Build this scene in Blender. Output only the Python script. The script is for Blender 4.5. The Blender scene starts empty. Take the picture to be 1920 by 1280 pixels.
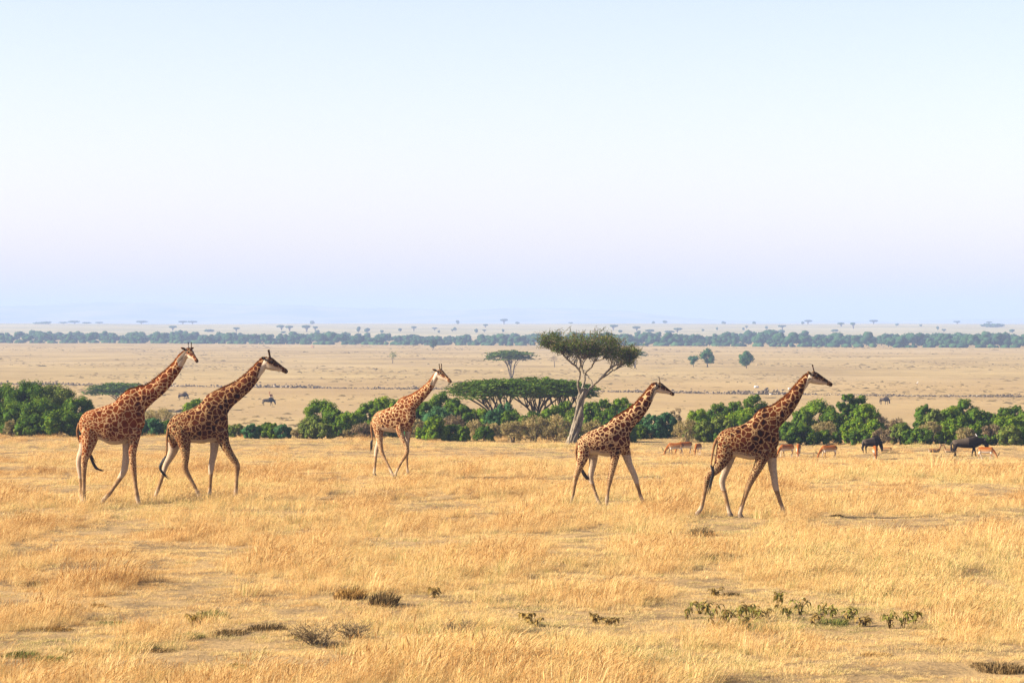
import bpy, bmesh, math, random
import numpy as np
from mathutils import Vector, Matrix

rnd = random.Random(7)
rng = np.random.default_rng(7)
scene = bpy.context.scene
COL = scene.collection
R = math.radians

# ------------------------------------------------------------------ camera
CAM_Z = 5.9
FPX = 5333.333            # focal length in pixels of the 1920 px wide photograph
HORIZON = 605.0           # row of the true horizon in the photograph
cam_data = bpy.data.cameras.new('camera')
cam = bpy.data.objects.new('camera', cam_data)
COL.objects.link(cam)
cam.location = (0, 0, CAM_Z)
cam.rotation_euler = (R(90), 0, 0)
cam_data.lens = 100
cam_data.sensor_width = 36
cam_data.shift_y = -(640 - HORIZON) / 1920
cam_data.clip_start = 0.5
cam_data.clip_end = 60000
scene.camera = cam

# ------------------------------------------------------------------ sky and sun
SUN_EL, SUN_AZ = 29.0, 7.0      # degrees up, degrees from pure left towards the camera
to_sun = Vector((-math.cos(R(SUN_EL)) * math.cos(R(SUN_AZ)),
                 -math.cos(R(SUN_EL)) * math.sin(R(SUN_AZ)), math.sin(R(SUN_EL))))
world = bpy.data.worlds.new('World')
scene.world = world
world.use_nodes = True
wn = world.node_tree
bg = wn.nodes['Background']
sky = wn.nodes.new('ShaderNodeTexSky')
sky.sky_type = 'NISHITA'
sky.sun_disc = False
sky.sun_elevation = R(SUN_EL)
sky.sun_rotation = math.atan2(to_sun.x, to_sun.y)
sky.altitude = 1500
sky.air_density = 1.0
sky.dust_density = 3.2
sky.ozone_density = 0.0
wb = wn.nodes.new('ShaderNodeMix')          # the photograph's slightly rosy white balance
wb.data_type = 'RGBA'; wb.blend_type = 'MULTIPLY'
wb.inputs[0].default_value = 1
wb.inputs[7].default_value = (1.0, .865, .94, 1)
wn.links.new(sky.outputs[0], wb.inputs[6])
wn.links.new(wb.outputs[2], bg.inputs[0])
bg.inputs[1].default_value = 0.076

sun_data = bpy.data.lights.new('sun', 'SUN')
sun_data.energy = 5.0
sun_data.angle = R(0.53)
sun_data.color = (1.0, 0.90, 0.74)
sun = bpy.data.objects.new('sun', sun_data)
COL.objects.link(sun)
sun.location = (-60, -10, 60)
sun.rotation_euler = to_sun.to_track_quat('Z', 'Y').to_euler()

scene.view_settings.view_transform = 'Standard'
scene.view_settings.look = 'None'
scene.view_settings.gamma = 1
scene.view_settings.exposure = 1.7
scene.view_settings.use_curve_mapping = False
scene.render.engine = 'CYCLES'
cy = scene.cycles
cy.use_denoising = True
cy.max_bounces = 6
cy.diffuse_bounces = 3
cy.glossy_bounces = 2
cy.transmission_bounces = 3
cy.transparent_max_bounces = 6
cy.volume_bounces = 1
cy.sample_clamp_indirect = 6
cy.denoising_prefilter = 'NONE'

# ------------------------------------------------------------------ helpers
def P(px, py, d):
    """photograph pixel at depth d -> world point"""
    return Vector(((px - 960) / FPX * d, d, CAM_Z - (py - HORIZON) / FPX * d))

_prof_y = np.array([-400, 60, 95, 115, 140, 165, 194, 215, 260, 310, 360, 500, 1000, 1800, 2200, 3000, 3800, 4500, 5200, 7000, 9000, 20000], float)
_prof_z = np.array([0, 0, 0, -.3, -1.05, -1.8, -2.05, -3.0, -5.6, -7.4, -8, -8, -8, -8, -7.6, -3.1, 1.3, 3.9, 2.0, -8, -8, -8], float)
def _hermite(xs, ys):
    dlt = np.diff(ys) / np.diff(xs)
    m = np.zeros_like(ys)
    for i in range(1, len(xs) - 1):
        if dlt[i - 1] * dlt[i] > 0:
            m[i] = 2 / (1 / dlt[i - 1] + 1 / dlt[i])
    return m
_prof_m = _hermite(_prof_y, _prof_z)
def _prof(v):
    v = np.clip(v, _prof_y[0], _prof_y[-1] - 1)
    i = np.clip(np.searchsorted(_prof_y, v, side='right') - 1, 0, len(_prof_y) - 2)
    h = _prof_y[i + 1] - _prof_y[i]
    t = (v - _prof_y[i]) / h
    return ((2 * t**3 - 3 * t**2 + 1) * _prof_z[i] + (t**3 - 2 * t**2 + t) * h * _prof_m[i]
            + (-2 * t**3 + 3 * t**2) * _prof_z[i + 1] + (t**3 - t**2) * h * _prof_m[i + 1])
_wr = np.random.default_rng(3)
def _waves(n, lo, hi):
    k = 2 * np.pi / np.exp(_wr.uniform(np.log(lo), np.log(hi), n))
    a = _wr.uniform(0, 2 * np.pi, n)
    return np.stack([k * np.cos(a), k * np.sin(a), _wr.uniform(0, 6.28, n)], 1)
W_SMALL, W_MID, W_BIG, W_HUGE, W_FINE = _waves(14, 2.5, 9), _waves(12, 8, 30), _waves(10, 40, 130), _waves(8, 250, 900), _waves(16, .7, 2.6)
def wave(w, x, y):
    x = np.asarray(x, float); y = np.asarray(y, float)
    s = 0
    for kx, ky, p in w:
        s = s + np.sin(kx * x + ky * y + p)
    return s / math.sqrt(len(w) / 2)          # about unit variance
def sstep(a, b, v):
    t = np.clip((np.asarray(v, float) - a) / (b - a), 0, 1)
    return t * t * (3 - 2 * t)
def ground(x, y):
    x = np.asarray(x, float); y = np.asarray(y, float)
    tilt = 0.22 * np.clip(x, -60, 60) * sstep(110, 180, y) * (1 - sstep(400, 700, y))
    z = _prof(y + tilt)
    near = 1 - sstep(300, 600, y)
    z = z + near * (0.025 * wave(W_SMALL, x, y) + 0.035 * wave(W_MID, x, y))
    far = sstep(600, 1500, y)
    z = z + far * 0.12 * wave(W_BIG, x, y) + sstep(2400, 3600, y) * 0.5 * wave(W_HUGE, x, y)
    return z
def gz(x, y):
    return float(ground(x, y))
def depth_for(px, py, lo, hi):
    """depth at which the ground is seen at that pixel (between lo and hi)"""
    ds = np.linspace(lo, hi, 600)
    zz = ground((px - 960) / FPX * ds, ds)
    row = HORIZON + (CAM_Z - zz) / ds * FPX
    return float(ds[np.argmin(abs(row - py))])

def mesh_arrays(name, V, F, smooth=False, attrs=None):
    """V (n,3), F list of (m,k) int arrays (all faces of one array share k)"""
    me = bpy.data.meshes.new(name)
    V = np.asarray(V, np.float32)
    if not isinstance(F, (list, tuple)):
        F = [F]
    F = [np.asarray(f, np.int32) for f in F if len(f)]
    me.vertices.add(len(V)); me.vertices.foreach_set('co', V.ravel())
    loops = np.concatenate([f.ravel() for f in F])
    starts, off = [], 0
    for f in F:
        starts.append(off + np.arange(len(f)) * f.shape[1]); off += f.size
    starts = np.concatenate(starts).astype(np.int32)
    me.loops.add(len(loops)); me.loops.foreach_set('vertex_index', loops)
    me.polygons.add(len(starts)); me.polygons.foreach_set('loop_start', starts)
    if attrs:
        for k, a in attrs.items():
            at = me.attributes.new(k, 'FLOAT', 'POINT')
            at.data.foreach_set('value', np.asarray(a, np.float32))
    me.update(calc_edges=True)
    if smooth:
        me.polygons.foreach_set('use_smooth', np.ones(len(starts), bool))
    me.validate()
    return me
def obj(name, me, mat=None, parent=None):
    o = bpy.data.objects.new(name, me)
    COL.objects.link(o)
    if mat is not None and not me.materials:
        me.materials.append(mat)
    if parent is not None:
        o.parent = parent
    return o
def thing(name, label, cat, loc=(0, 0, 0), rz=0.0, group=None):
    o = bpy.data.objects.new(name, None)
    COL.objects.link(o)
    o.empty_display_size = 0.2
    o.location = loc
    o.rotation_euler = (0, 0, rz)
    return tag(o, label, cat, group)
def tag(o, label, cat, group=None):
    o['label'] = label
    o['category'] = cat
    if group:
        o['group'] = group
    return o
def copy_thing(root, loc, rz, scale=1.0, label=None, group=None):
    r = root.copy(); COL.objects.link(r)
    r.location = loc; r.rotation_euler = (0, 0, rz); r.scale = (scale,) * 3
    if label: r['label'] = label
    if group: r['group'] = group
    for ch in root.children:
        c = ch.copy(); COL.objects.link(c); c.parent = r
        for g in ch.children:
            d = g.copy(); COL.objects.link(d); d.parent = c
    return r

class Geo:
    """collects vertices, tris and quads plus one float attribute"""
    def __init__(s):
        s.V, s.T, s.Q, s.A, s.n = [], [], [], [], 0
    def add(s, V, T=None, Q=None, a=0.0):
        V = np.asarray(V, float)
        s.V.append(V)
        if T is not None and len(T): s.T.append(np.asarray(T) + s.n)
        if Q is not None and len(Q): s.Q.append(np.asarray(Q) + s.n)
        a = np.asarray(a, float)
        s.A.append(np.full(len(V), float(a)) if a.ndim == 0 else a)
        s.n += len(V)
    def mesh(s, name, smooth=False):
        F = []
        if s.T: F.append(np.concatenate(s.T))
        if s.Q: F.append(np.concatenate(s.Q))
        return mesh_arrays(name, np.concatenate(s.V), F, smooth, {'tint': np.concatenate(s.A)})

def catmull(pts, sub):
    pts = np.asarray(pts, float)
    if sub <= 1 or len(pts) < 3: return pts
    ext = np.vstack([2 * pts[0] - pts[1], pts, 2 * pts[-1] - pts[-2]])
    out = []
    for i in range(1, len(ext) - 2):
        p0, p1, p2, p3 = ext[i - 1:i + 3]
        for k in range(sub):
            t = k / sub
            out.append(.5 * (2 * p1 + (p2 - p0) * t + (2 * p0 - 5 * p1 + 4 * p2 - p3) * t**2 + (3 * p1 - p0 - 3 * p2 + p3) * t**3))
    out.append(pts[-1])
    return np.array(out)
def tube(geo, path, radii, seg=6, a=0.0, wob=0.0):
    """round tube along a 3-D path"""
    path = np.asarray(path, float); radii = np.asarray(radii, float)
    n = len(path)
    tan = np.gradient(path, axis=0)
    tan /= np.linalg.norm(tan, axis=1)[:, None] + 1e-9
    ref = np.array([0.13, 1, 0.07]) if abs(tan[:, 1]).mean() < .8 else np.array([1, .1, .1])
    u = np.cross(tan, ref); u /= np.linalg.norm(u, axis=1)[:, None] + 1e-9
    v = np.cross(tan, u)
    th = np.arange(seg) * 2 * np.pi / seg
    ring = np.cos(th)[None, :, None] * u[:, None, :] + np.sin(th)[None, :, None] * v[:, None, :]
    rr = radii[:, None, None] * (1 + (wob * rng.standard_normal((n, seg, 1)) if wob else 0))
    V = (path[:, None, :] + ring * rr).reshape(-1, 3)
    V = np.vstack([V, path[0], path[-1]])
    i, j = np.meshgrid(np.arange(n - 1), np.arange(seg), indexing='ij')
    j2 = (j + 1) % seg
    Q = np.stack([i * seg + j, i * seg + j2, (i + 1) * seg + j2, (i + 1) * seg + j], -1).reshape(-1, 4)
    k = np.arange(seg); k2 = (k + 1) % seg
    T = np.vstack([np.stack([np.full(seg, n * seg), k2, k], 1),
                   np.stack([np.full(seg, n * seg + 1), (n - 1) * seg + k, (n - 1) * seg + k2], 1)])
    geo.add(V, T, Q, a)
def unit(v):
    return v / (np.linalg.norm(v, axis=-1, keepdims=True) + 1e-9)
def leaves(geo, C, N, size, aspect=.55, a=0.0, along=None):
    """rhombic leaf cards at C with normals N"""
    n = len(C)
    if n == 0: return
    N = unit(np.asarray(N, float))
    t = along if along is not None else rng.standard_normal((n, 3))
    t = t - (t * N).sum(1, keepdims=True) * N
    t = unit(t)
    b = np.cross(N, t)
    size = np.asarray(size, float).reshape(-1, 1) * np.ones((n, 1))
    V = np.stack([C - t * size, C + b * size * aspect + N * size * .12, C + t * size, C - b * size * aspect + N * size * .12], 1).reshape(-1, 3)
    Q = np.arange(n * 4).reshape(n, 4)
    a = np.asarray(a, float)
    geo.add(V, None, Q, np.repeat(a, 4) if a.ndim else a)
def tri_leaves(geo, C, N, size, a=0.0):
    """small three-cornered leaves"""
    n = len(C); N = unit(np.asarray(N, float))
    t = rng.standard_normal((n, 3)); t = unit(t - (t * N).sum(1, keepdims=True) * N); b = np.cross(N, t)
    size = np.asarray(size, float).reshape(-1, 1)
    V = np.stack([C - t * size, C + t * size * .8 + b * size * .7, C + t * size * .5 - b * size * .8], 1).reshape(-1, 3)
    a = np.asarray(a, float)
    geo.add(V, np.arange(n * 3).reshape(n, 3), None, np.repeat(a, 3) if a.ndim else a)
def sphere_pts(n):
    return unit(rng.standard_normal((n, 3)))
_ico = None
def ico():
    global _ico
    if _ico is None:
        bm = bmesh.new(); bmesh.ops.create_icosphere(bm, subdivisions=2, radius=1)
        V = np.array([v.co[:] for v in bm.verts]); T = np.array([[v.index for v in f.verts] for f in bm.faces]); bm.free()
        _ico = (V, T)
    return _ico

# ------------------------------------------------------------------ materials
def new_mat(name):
    m = bpy.data.materials.new(name); m.use_nodes = True
    nt = m.node_tree
    for n in list(nt.nodes): nt.nodes.remove(n)
    out = nt.nodes.new('ShaderNodeOutputMaterial')
    return m, nt, out
def N(nt, kind, **kw):
    n = nt.nodes.new(kind)
    for k, v in kw.items():
        if k.startswith('i_'):
            key = k[2:]
            n.inputs[int(key) if key.isdigit() else key].default_value = v
        else:
            setattr(n, k, v)
    return n
def ramp(nt, fac, stops):
    r = nt.nodes.new('ShaderNodeValToRGB')
    el = r.color_ramp.elements
    while len(el) < len(stops): el.new(.5)
    for e, (p, c) in zip(el, stops):
        e.position = p; e.color = (*c, 1)
    nt.links.new(fac, r.inputs[0])
    return r.outputs[0]
def mixc(nt, fac, a, b, mode='MIX'):
    m = nt.nodes.new('ShaderNodeMix'); m.data_type = 'RGBA'; m.blend_type = mode
    for s, v in ((m.inputs[0], fac), (m.inputs[6], a), (m.inputs[7], b)):
        if isinstance(v, (int, float)): s.default_value = v
        elif isinstance(v, tuple): s.default_value = (*v, 1)
        else: nt.links.new(v, s)
    return m.outputs[2]
def mathn(nt, op, a, b=None, c=None, clamp=False):
    m = nt.nodes.new('ShaderNodeMath'); m.operation = op; m.use_clamp = clamp
    for s, v in zip(m.inputs, (a, b, c)):
        if v is None: continue
        if isinstance(v, (int, float)): s.default_value = v
        else: nt.links.new(v, s)
    return m.outputs[0]
def smooth_range(nt, v, a, b, lo=0.0, hi=1.0):
    m = nt.nodes.new('ShaderNodeMapRange'); m.interpolation_type = 'SMOOTHSTEP'
    nt.links.new(v, m.inputs[0])
    for k, x in zip((1, 2, 3, 4), (a, b, lo, hi)): m.inputs[k].default_value = x
    return m.outputs[0]
def noise(nt, vec, scale, detail=3, rough=.55):
    n = nt.nodes.new('ShaderNodeTexNoise')
    n.inputs['Scale'].default_value = scale; n.inputs['Detail'].default_value = detail; n.inputs['Roughness'].default_value = rough
    if vec is not None: nt.links.new(vec, n.inputs['Vector'])
    return n.outputs['Fac']
def attr(nt, name, kind='GEOMETRY'):
    a = nt.nodes.new('ShaderNodeAttribute'); a.attribute_name = name; a.attribute_type = kind
    return a.outputs['Fac']
def position(nt):
    return nt.nodes.new('ShaderNodeNewGeometry').outputs['Position']
def objco(nt):
    return nt.nodes.new('ShaderNodeTexCoord').outputs['Object']
def surface(nt, out, col, rough=.8, spec=.2, bump=None, bump_h=.02):
    b = nt.nodes.new('ShaderNodeBsdfPrincipled')
    if isinstance(col, tuple): b.inputs['Base Color'].default_value = (*col, 1)
    else: nt.links.new(col, b.inputs['Base Color'])
    b.inputs['Roughness'].default_value = rough
    b.inputs['Specular IOR Level'].default_value = spec
    if bump is not None:
        bp = nt.nodes.new('ShaderNodeBump'); bp.inputs['Distance'].default_value = bump_h
        nt.links.new(bump, bp.inputs['Height']); nt.links.new(bp.outputs[0], b.inputs['Normal'])
    nt.links.new(b.outputs[0], out.inputs[0])
    return b
def leafy(name, stops, trans=.3, tr_tint=(1, 1, .6), vary=.35, kind='GEOMETRY', nscale=.9):
    """diffuse + translucent leaf or blade material, colour picked by the tint attribute and world noise"""
    m, nt, out = new_mat(name)
    t = attr(nt, 'tint', kind)
    nz = noise(nt, position(nt), nscale, 2)
    f = mathn(nt, 'ADD', t, mathn(nt, 'MULTIPLY', mathn(nt, 'SUBTRACT', nz, .5), vary), clamp=True)
    c = ramp(nt, f, stops)
    d = N(nt, 'ShaderNodeBsdfDiffuse'); nt.links.new(c, d.inputs[0])
    tr = N(nt, 'ShaderNodeBsdfTranslucent'); nt.links.new(mixc(nt, 1.0, c, tr_tint, 'MULTIPLY'), tr.inputs[0])
    mx = N(nt, 'ShaderNodeMixShader'); mx.inputs[0].default_value = trans
    nt.links.new(d.outputs[0], mx.inputs[1]); nt.links.new(tr.outputs[0], mx.inputs[2])
    nt.links.new(mx.outputs[0], out.inputs[0])
    return m
# ------------------------------------------------------------------ ground
def make_ground():
    def axis(parts):
        return np.unique(np.concatenate([np.arange(a, b, s) for a, b, s in parts]))
    ys = axis([(-300, 30, 30), (30, 240, 1.0), (240, 400, 4), (400, 1000, 20), (1000, 2400, 50), (2400, 5600, 100), (5600, 15801, 600)])
    xp = axis([(0, 48, 1.2), (48, 120, 8), (120, 600, 30), (600, 1600, 100), (1600, 5801, 600)])
    xs = np.unique(np.concatenate([-xp, xp]))
    X, Y = np.meshgrid(xs, ys)
    Z = ground(X, Y)
    nx, ny = len(xs), len(ys)
    i, j = np.meshgrid(np.arange(ny - 1), np.arange(nx - 1), indexing='ij')
    Q = np.stack([i * nx + j, i * nx + j + 1, (i + 1) * nx + j + 1, (i + 1) * nx + j], -1).reshape(-1, 4)
    me = mesh_arrays('ground', np.stack([X, Y, Z], -1).reshape(-1, 3), Q, True)
    m, nt, out = new_mat('savanna_ground')
    pos = position(nt)
    sep = N(nt, 'ShaderNodeSeparateXYZ'); nt.links.new(pos, sep.inputs[0])
    yy = sep.outputs[1]
    # near: soil with straw litter
    n1 = noise(nt, pos, .6, 5); n2 = noise(nt, pos, 9, 4, .7)
    soil = ramp(nt, n2, [(.3, (.075, .05, .024)), (.5, (.16, .108, .052)), (.72, (.28, .19, .09))])
    litter = mixc(nt, smooth_range(nt, n1, .35, .62), soil, (.30, .20, .088))
    # far plain: short cropped straw, streaked in patches
    f1 = noise(nt, pos, .018, 6, .62); f2 = noise(nt, pos, .16, 4, .6); f3 = noise(nt, pos, .004, 3)
    plain = ramp(nt, f1, [(.32, (.205, .143, .060)), (.5, (.275, .198, .083)), (.66, (.33, .243, .106))])
    plain = mixc(nt, smooth_range(nt, f2, .52, .70, 0, .6), plain, (.13, .088, .042))
    plain = mixc(nt, smooth_range(nt, f3, .5, .65, 0, .35), plain, (.32, .24, .13))
    # reddish strip nearer the rubble bank
    red = mathn(nt, 'MULTIPLY', smooth_range(nt, yy, 350, 430), smooth_range(nt, yy, 760, 600), clamp=True)
    plain = mixc(nt, mathn(nt, 'MULTIPLY', red, .35), plain, (.30, .195, .085))
    far = smooth_range(nt, yy, 1900, 2700)
    plain = mixc(nt, far, plain, mixc(nt, smooth_range(nt, noise(nt, pos, .006, 5, .6), .42, .62), (.235, .205, .105), (.31, .265, .14)))
    col = mixc(nt, smooth_range(nt, yy, 205, 260), litter, plain)
    surface(nt, out, col, .95, .05, mathn(nt, 'ADD', n2, f2), .05)
    o = obj('ground', me, m)
    o['kind'] = 'structure'
    return o
make_ground()

# faint blue hills past the plain
def make_hills():
    prof = [(-400, 572), (-120, 576), (0, 574), (90, 571), (190, 567), (290, 566), (400, 569), (520, 571), (620, 575), (720, 577), (830, 581),
            (940, 578), (1060, 577), (1160, 582), (1260, 592), (1350, 601), (1450, 603), (1700, 601), (1900, 597), (2200, 592), (2500, 596)]
    d0 = 11800.0
    xs = np.linspace(-1000, 3000, 220)
    top = np.interp(xs, [p[0] for p in prof], [p[1] for p in prof]) + .8 * np.sin(xs * .031) + .5 * np.sin(xs * .083 + 1)
    ridge = np.maximum(CAM_Z - (top - HORIZON) / FPX * d0, -4)
    V, rows = [], [(-1500, 0.), (-900, .35), (-400, .8), (0, 1.), (500, .85), (1300, .3), (2000, 0.)]
    for dy, k in rows:
        wob = 1 + .12 * np.sin(xs * .02 + dy * .01) * (k > .05) * (k < .99)
        V.append(np.stack([(xs - 960) / FPX * (d0 + dy * .2), np.full_like(xs, d0 + dy), -8.6 + (ridge + 8.6) * k * wob], 1))
    n = len(xs)
    i, j = np.meshgrid(np.arange(len(rows) - 1), np.arange(n - 1), indexing='ij')
    Q = np.stack([i * n + j, i * n + j + 1, (i + 1) * n + j + 1, (i + 1) * n + j], -1).reshape(-1, 4)
    m, nt, out = new_mat('hill_scrub')
    pos = position(nt)
    surface(nt, out, ramp(nt, noise(nt, pos, .004, 5), [(.35, (.10, .12, .06)), (.65, (.30, .25, .15))]), .95, .05)
    o = obj('hills', mesh_arrays('hills', np.concatenate(V), Q, True), m)
    o['kind'] = 'structure'
make_hills()
# ------------------------------------------------------------------ animals
# A body is lofted from traced sections and limb chains, then fused by a voxel remesh into one skin.
def loft(geo, secs, seg=18, sub=3, power=2.0):
    """secs: (x_top, z_top, x_bot, z_bot, half_width, y) in the side plane of the animal"""
    S = catmull(secs, sub)
    th = np.arange(seg) * 2 * np.pi / seg
    c, s = np.cos(th), np.sin(th)
    if power != 2.0:
        e = 2 / power
        c, s = np.sign(c) * abs(c)**e, np.sign(s) * abs(s)**e
    cx, cz = (S[:, 0] + S[:, 2]) / 2, (S[:, 1] + S[:, 3]) / 2
    hx, hz = (S[:, 0] - S[:, 2]) / 2, (S[:, 1] - S[:, 3]) / 2
    X = cx[:, None] + hx[:, None] * c; Z = cz[:, None] + hz[:, None] * c
    Y = S[:, 5][:, None] + S[:, 4][:, None] * s
    n = len(S)
    V = np.stack([X, Y, Z], -1).reshape(-1, 3)
    V = np.vstack([V, [cx[0], S[0, 5], cz[0]], [cx[-1], S[-1, 5], cz[-1]]])
    i, j = np.meshgrid(np.arange(n - 1), np.arange(seg), indexing='ij'); j2 = (j + 1) % seg
    Q = np.stack([i * seg + j, i * seg + j2, (i + 1) * seg + j2, (i + 1) * seg + j], -1).reshape(-1, 4)
    k = np.arange(seg); k2 = (k + 1) % seg
    T = np.vstack([np.stack([np.full(seg, n * seg), k2, k], 1), np.stack([np.full(seg, n * seg + 1), (n - 1) * seg + k, (n - 1) * seg + k2], 1)])
    geo.add(V, T, Q)
def limb(geo, pts, seg=12, sub=3, flat=.85):
    """pts: (x, z, y, r) chain -> tapered limb, a little narrower sideways"""
    p = catmull(pts, sub)
    tan = np.gradient(p[:, :2], axis=0); tan /= np.linalg.norm(tan, axis=1)[:, None] + 1e-9
    nx, nz = -tan[:, 1], tan[:, 0]
    r = np.maximum(p[:, 3], .012)
    loft(geo, np.stack([p[:, 0] + nx * r, p[:, 1] + nz * r, p[:, 0] - nx * r, p[:, 1] - nz * r, r * flat, p[:, 2]], 1), seg, 1)
def fuse(geo, voxel, smooth_it=4, name='body'):
    me = geo.mesh('tmp')
    o = bpy.data.objects.new('tmp', me); COL.objects.link(o)
    md = o.modifiers.new('r', 'REMESH'); md.mode = 'VOXEL'; md.voxel_size = voxel
    sm = o.modifiers.new('s', 'SMOOTH'); sm.factor = .5; sm.iterations = smooth_it
    dg = bpy.context.evaluated_depsgraph_get()
    res = bpy.data.meshes.new_from_object(o.evaluated_get(dg))
    bpy.data.objects.remove(o); bpy.data.meshes.remove(me)
    res.name = name
    res.polygons.foreach_set('use_smooth', np.ones(len(res.polygons), bool))
    return res
def verts_of(me):
    V = np.empty(len(me.vertices) * 3, np.float32); me.vertices.foreach_get('co', V)
    Nn = np.empty(len(me.vertices) * 3, np.float32); me.vertices.foreach_get('normal', Nn)
    return V.reshape(-1, 3).astype(float), Nn.reshape(-1, 3).astype(float)
def set_attr(me, k, a):
    at = me.attributes.new(k, 'FLOAT', 'POINT'); at.data.foreach_set('value', np.asarray(a, np.float32))

def giraffe_coat(name, patch_dark, patch_mid, line, scale_big, seed, line_w):
    m, nt, out = new_mat(name)
    co = objco(nt)
    mp = N(nt, 'ShaderNodeMapping'); mp.inputs['Location'].default_value = (seed * 3.1, seed * 1.7, seed * .9); nt.links.new(co, mp.inputs[0])
    nz = N(nt, 'ShaderNodeTexNoise'); nz.inputs['Scale'].default_value = 5.5; nz.inputs['Detail'].default_value = 2; nt.links.new(mp.outputs[0], nz.inputs['Vector'])
    sub = N(nt, 'ShaderNodeVectorMath', operation='SUBTRACT'); nt.links.new(nz.outputs['Color'], sub.inputs[0]); sub.inputs[1].default_value = (.5, .5, .5)
    scl = N(nt, 'ShaderNodeVectorMath', operation='SCALE'); nt.links.new(sub.outputs[0], scl.inputs[0]); scl.inputs['Scale'].default_value = .15
    ad = N(nt, 'ShaderNodeVectorMath', operation='ADD'); nt.links.new(mp.outputs[0], ad.inputs[0]); nt.links.new(scl.outputs[0], ad.inputs[1])
    def cells(s, w):
        v = N(nt, 'ShaderNodeTexVoronoi', feature='DISTANCE_TO_EDGE'); v.inputs['Scale'].default_value = s; v.inputs['Randomness'].default_value = .85
        nt.links.new(ad.outputs[0], v.inputs['Vector'])
        return smooth_range(nt, v.outputs['Distance'], w * .75, w * 1.45), v.outputs['Distance']
    big, bd = cells(scale_big, .045 * line_w)
    small, _ = cells(scale_big * 1.75, .06 * line_w)
    fine, _ = cells(scale_big * 2.9, .10 * line_w)
    zone = attr(nt, 'zone')       # 0 neck and flank, 1 rump and shoulder edge, 2 upper leg
    pat = mathn(nt, 'ADD', mathn(nt, 'MULTIPLY', big, mathn(nt, 'LESS_THAN', zone, .5)),
                mathn(nt, 'ADD', mathn(nt, 'MULTIPLY', small, mathn(nt, 'MULTIPLY', mathn(nt, 'GREATER_THAN', zone, .4999), mathn(nt, 'LESS_THAN', zone, 1.5))),
                      mathn(nt, 'MULTIPLY', fine, mathn(nt, 'GREATER_THAN', zone, 1.4999))))
    # patches: darker heart, redder edge
    heart = smooth_range(nt, bd, .06, .28)
    pn = noise(nt, mp.outputs[0], 2.4, 3)
    pc = mixc(nt, mathn(nt, 'MULTIPLY', heart, smooth_range(nt, pn, .3, .65)), patch_mid, patch_dark)
    pc = mixc(nt, smooth_range(nt, noise(nt, mp.outputs[0], 38, 2), .45, .75, 0, .22), pc, patch_mid)
    base = mixc(nt, smooth_range(nt, noise(nt, mp.outputs[0], 4, 3), .35, .7, 0, .4), line, tuple(.86 * a for a in line))
    col = mixc(nt, pat, base, pc)
    plain = attr(nt, 'plain')     # lower legs without patches
    leg = mixc(nt, smooth_range(nt, noise(nt, mp.outputs[0], 7, 3), .35, .65), (.17, .092, .036), (.28, .18, .092))
    col = mixc(nt, plain, col, leg)
    col = mixc(nt, attr(nt, 'pale'), col, (.45, .37, .275))       # belly, inner thighs, cheeks
    col = mixc(nt, attr(nt, 'dusk'), col, (.030, .018, .011))     # muzzle, crown, horn tips, hooves
    hair = noise(nt, mp.outputs[0], 60, 2)
    surface(nt, out, col, .85, .04, hair, .008)
    return m
M_hair = None
def flat_mat(name, col, rough=.8, spec=.15, vary=.3, scale=30):
    m, nt, out = new_mat(name)
    c = mixc(nt, smooth_range(nt, noise(nt, objco(nt), scale, 3), .3, .7), tuple(a * (1 - vary) for a in col), tuple(min(1, a * (1 + vary)) for a in col))
    surface(nt, out, c, rough, spec)
    return m
M_tail = flat_mat('black_tail_hair', (.018, .014, .012), .6, .3)
M_eye = flat_mat('dark_eye', (.01, .008, .006), .1, .6, .1)

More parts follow.
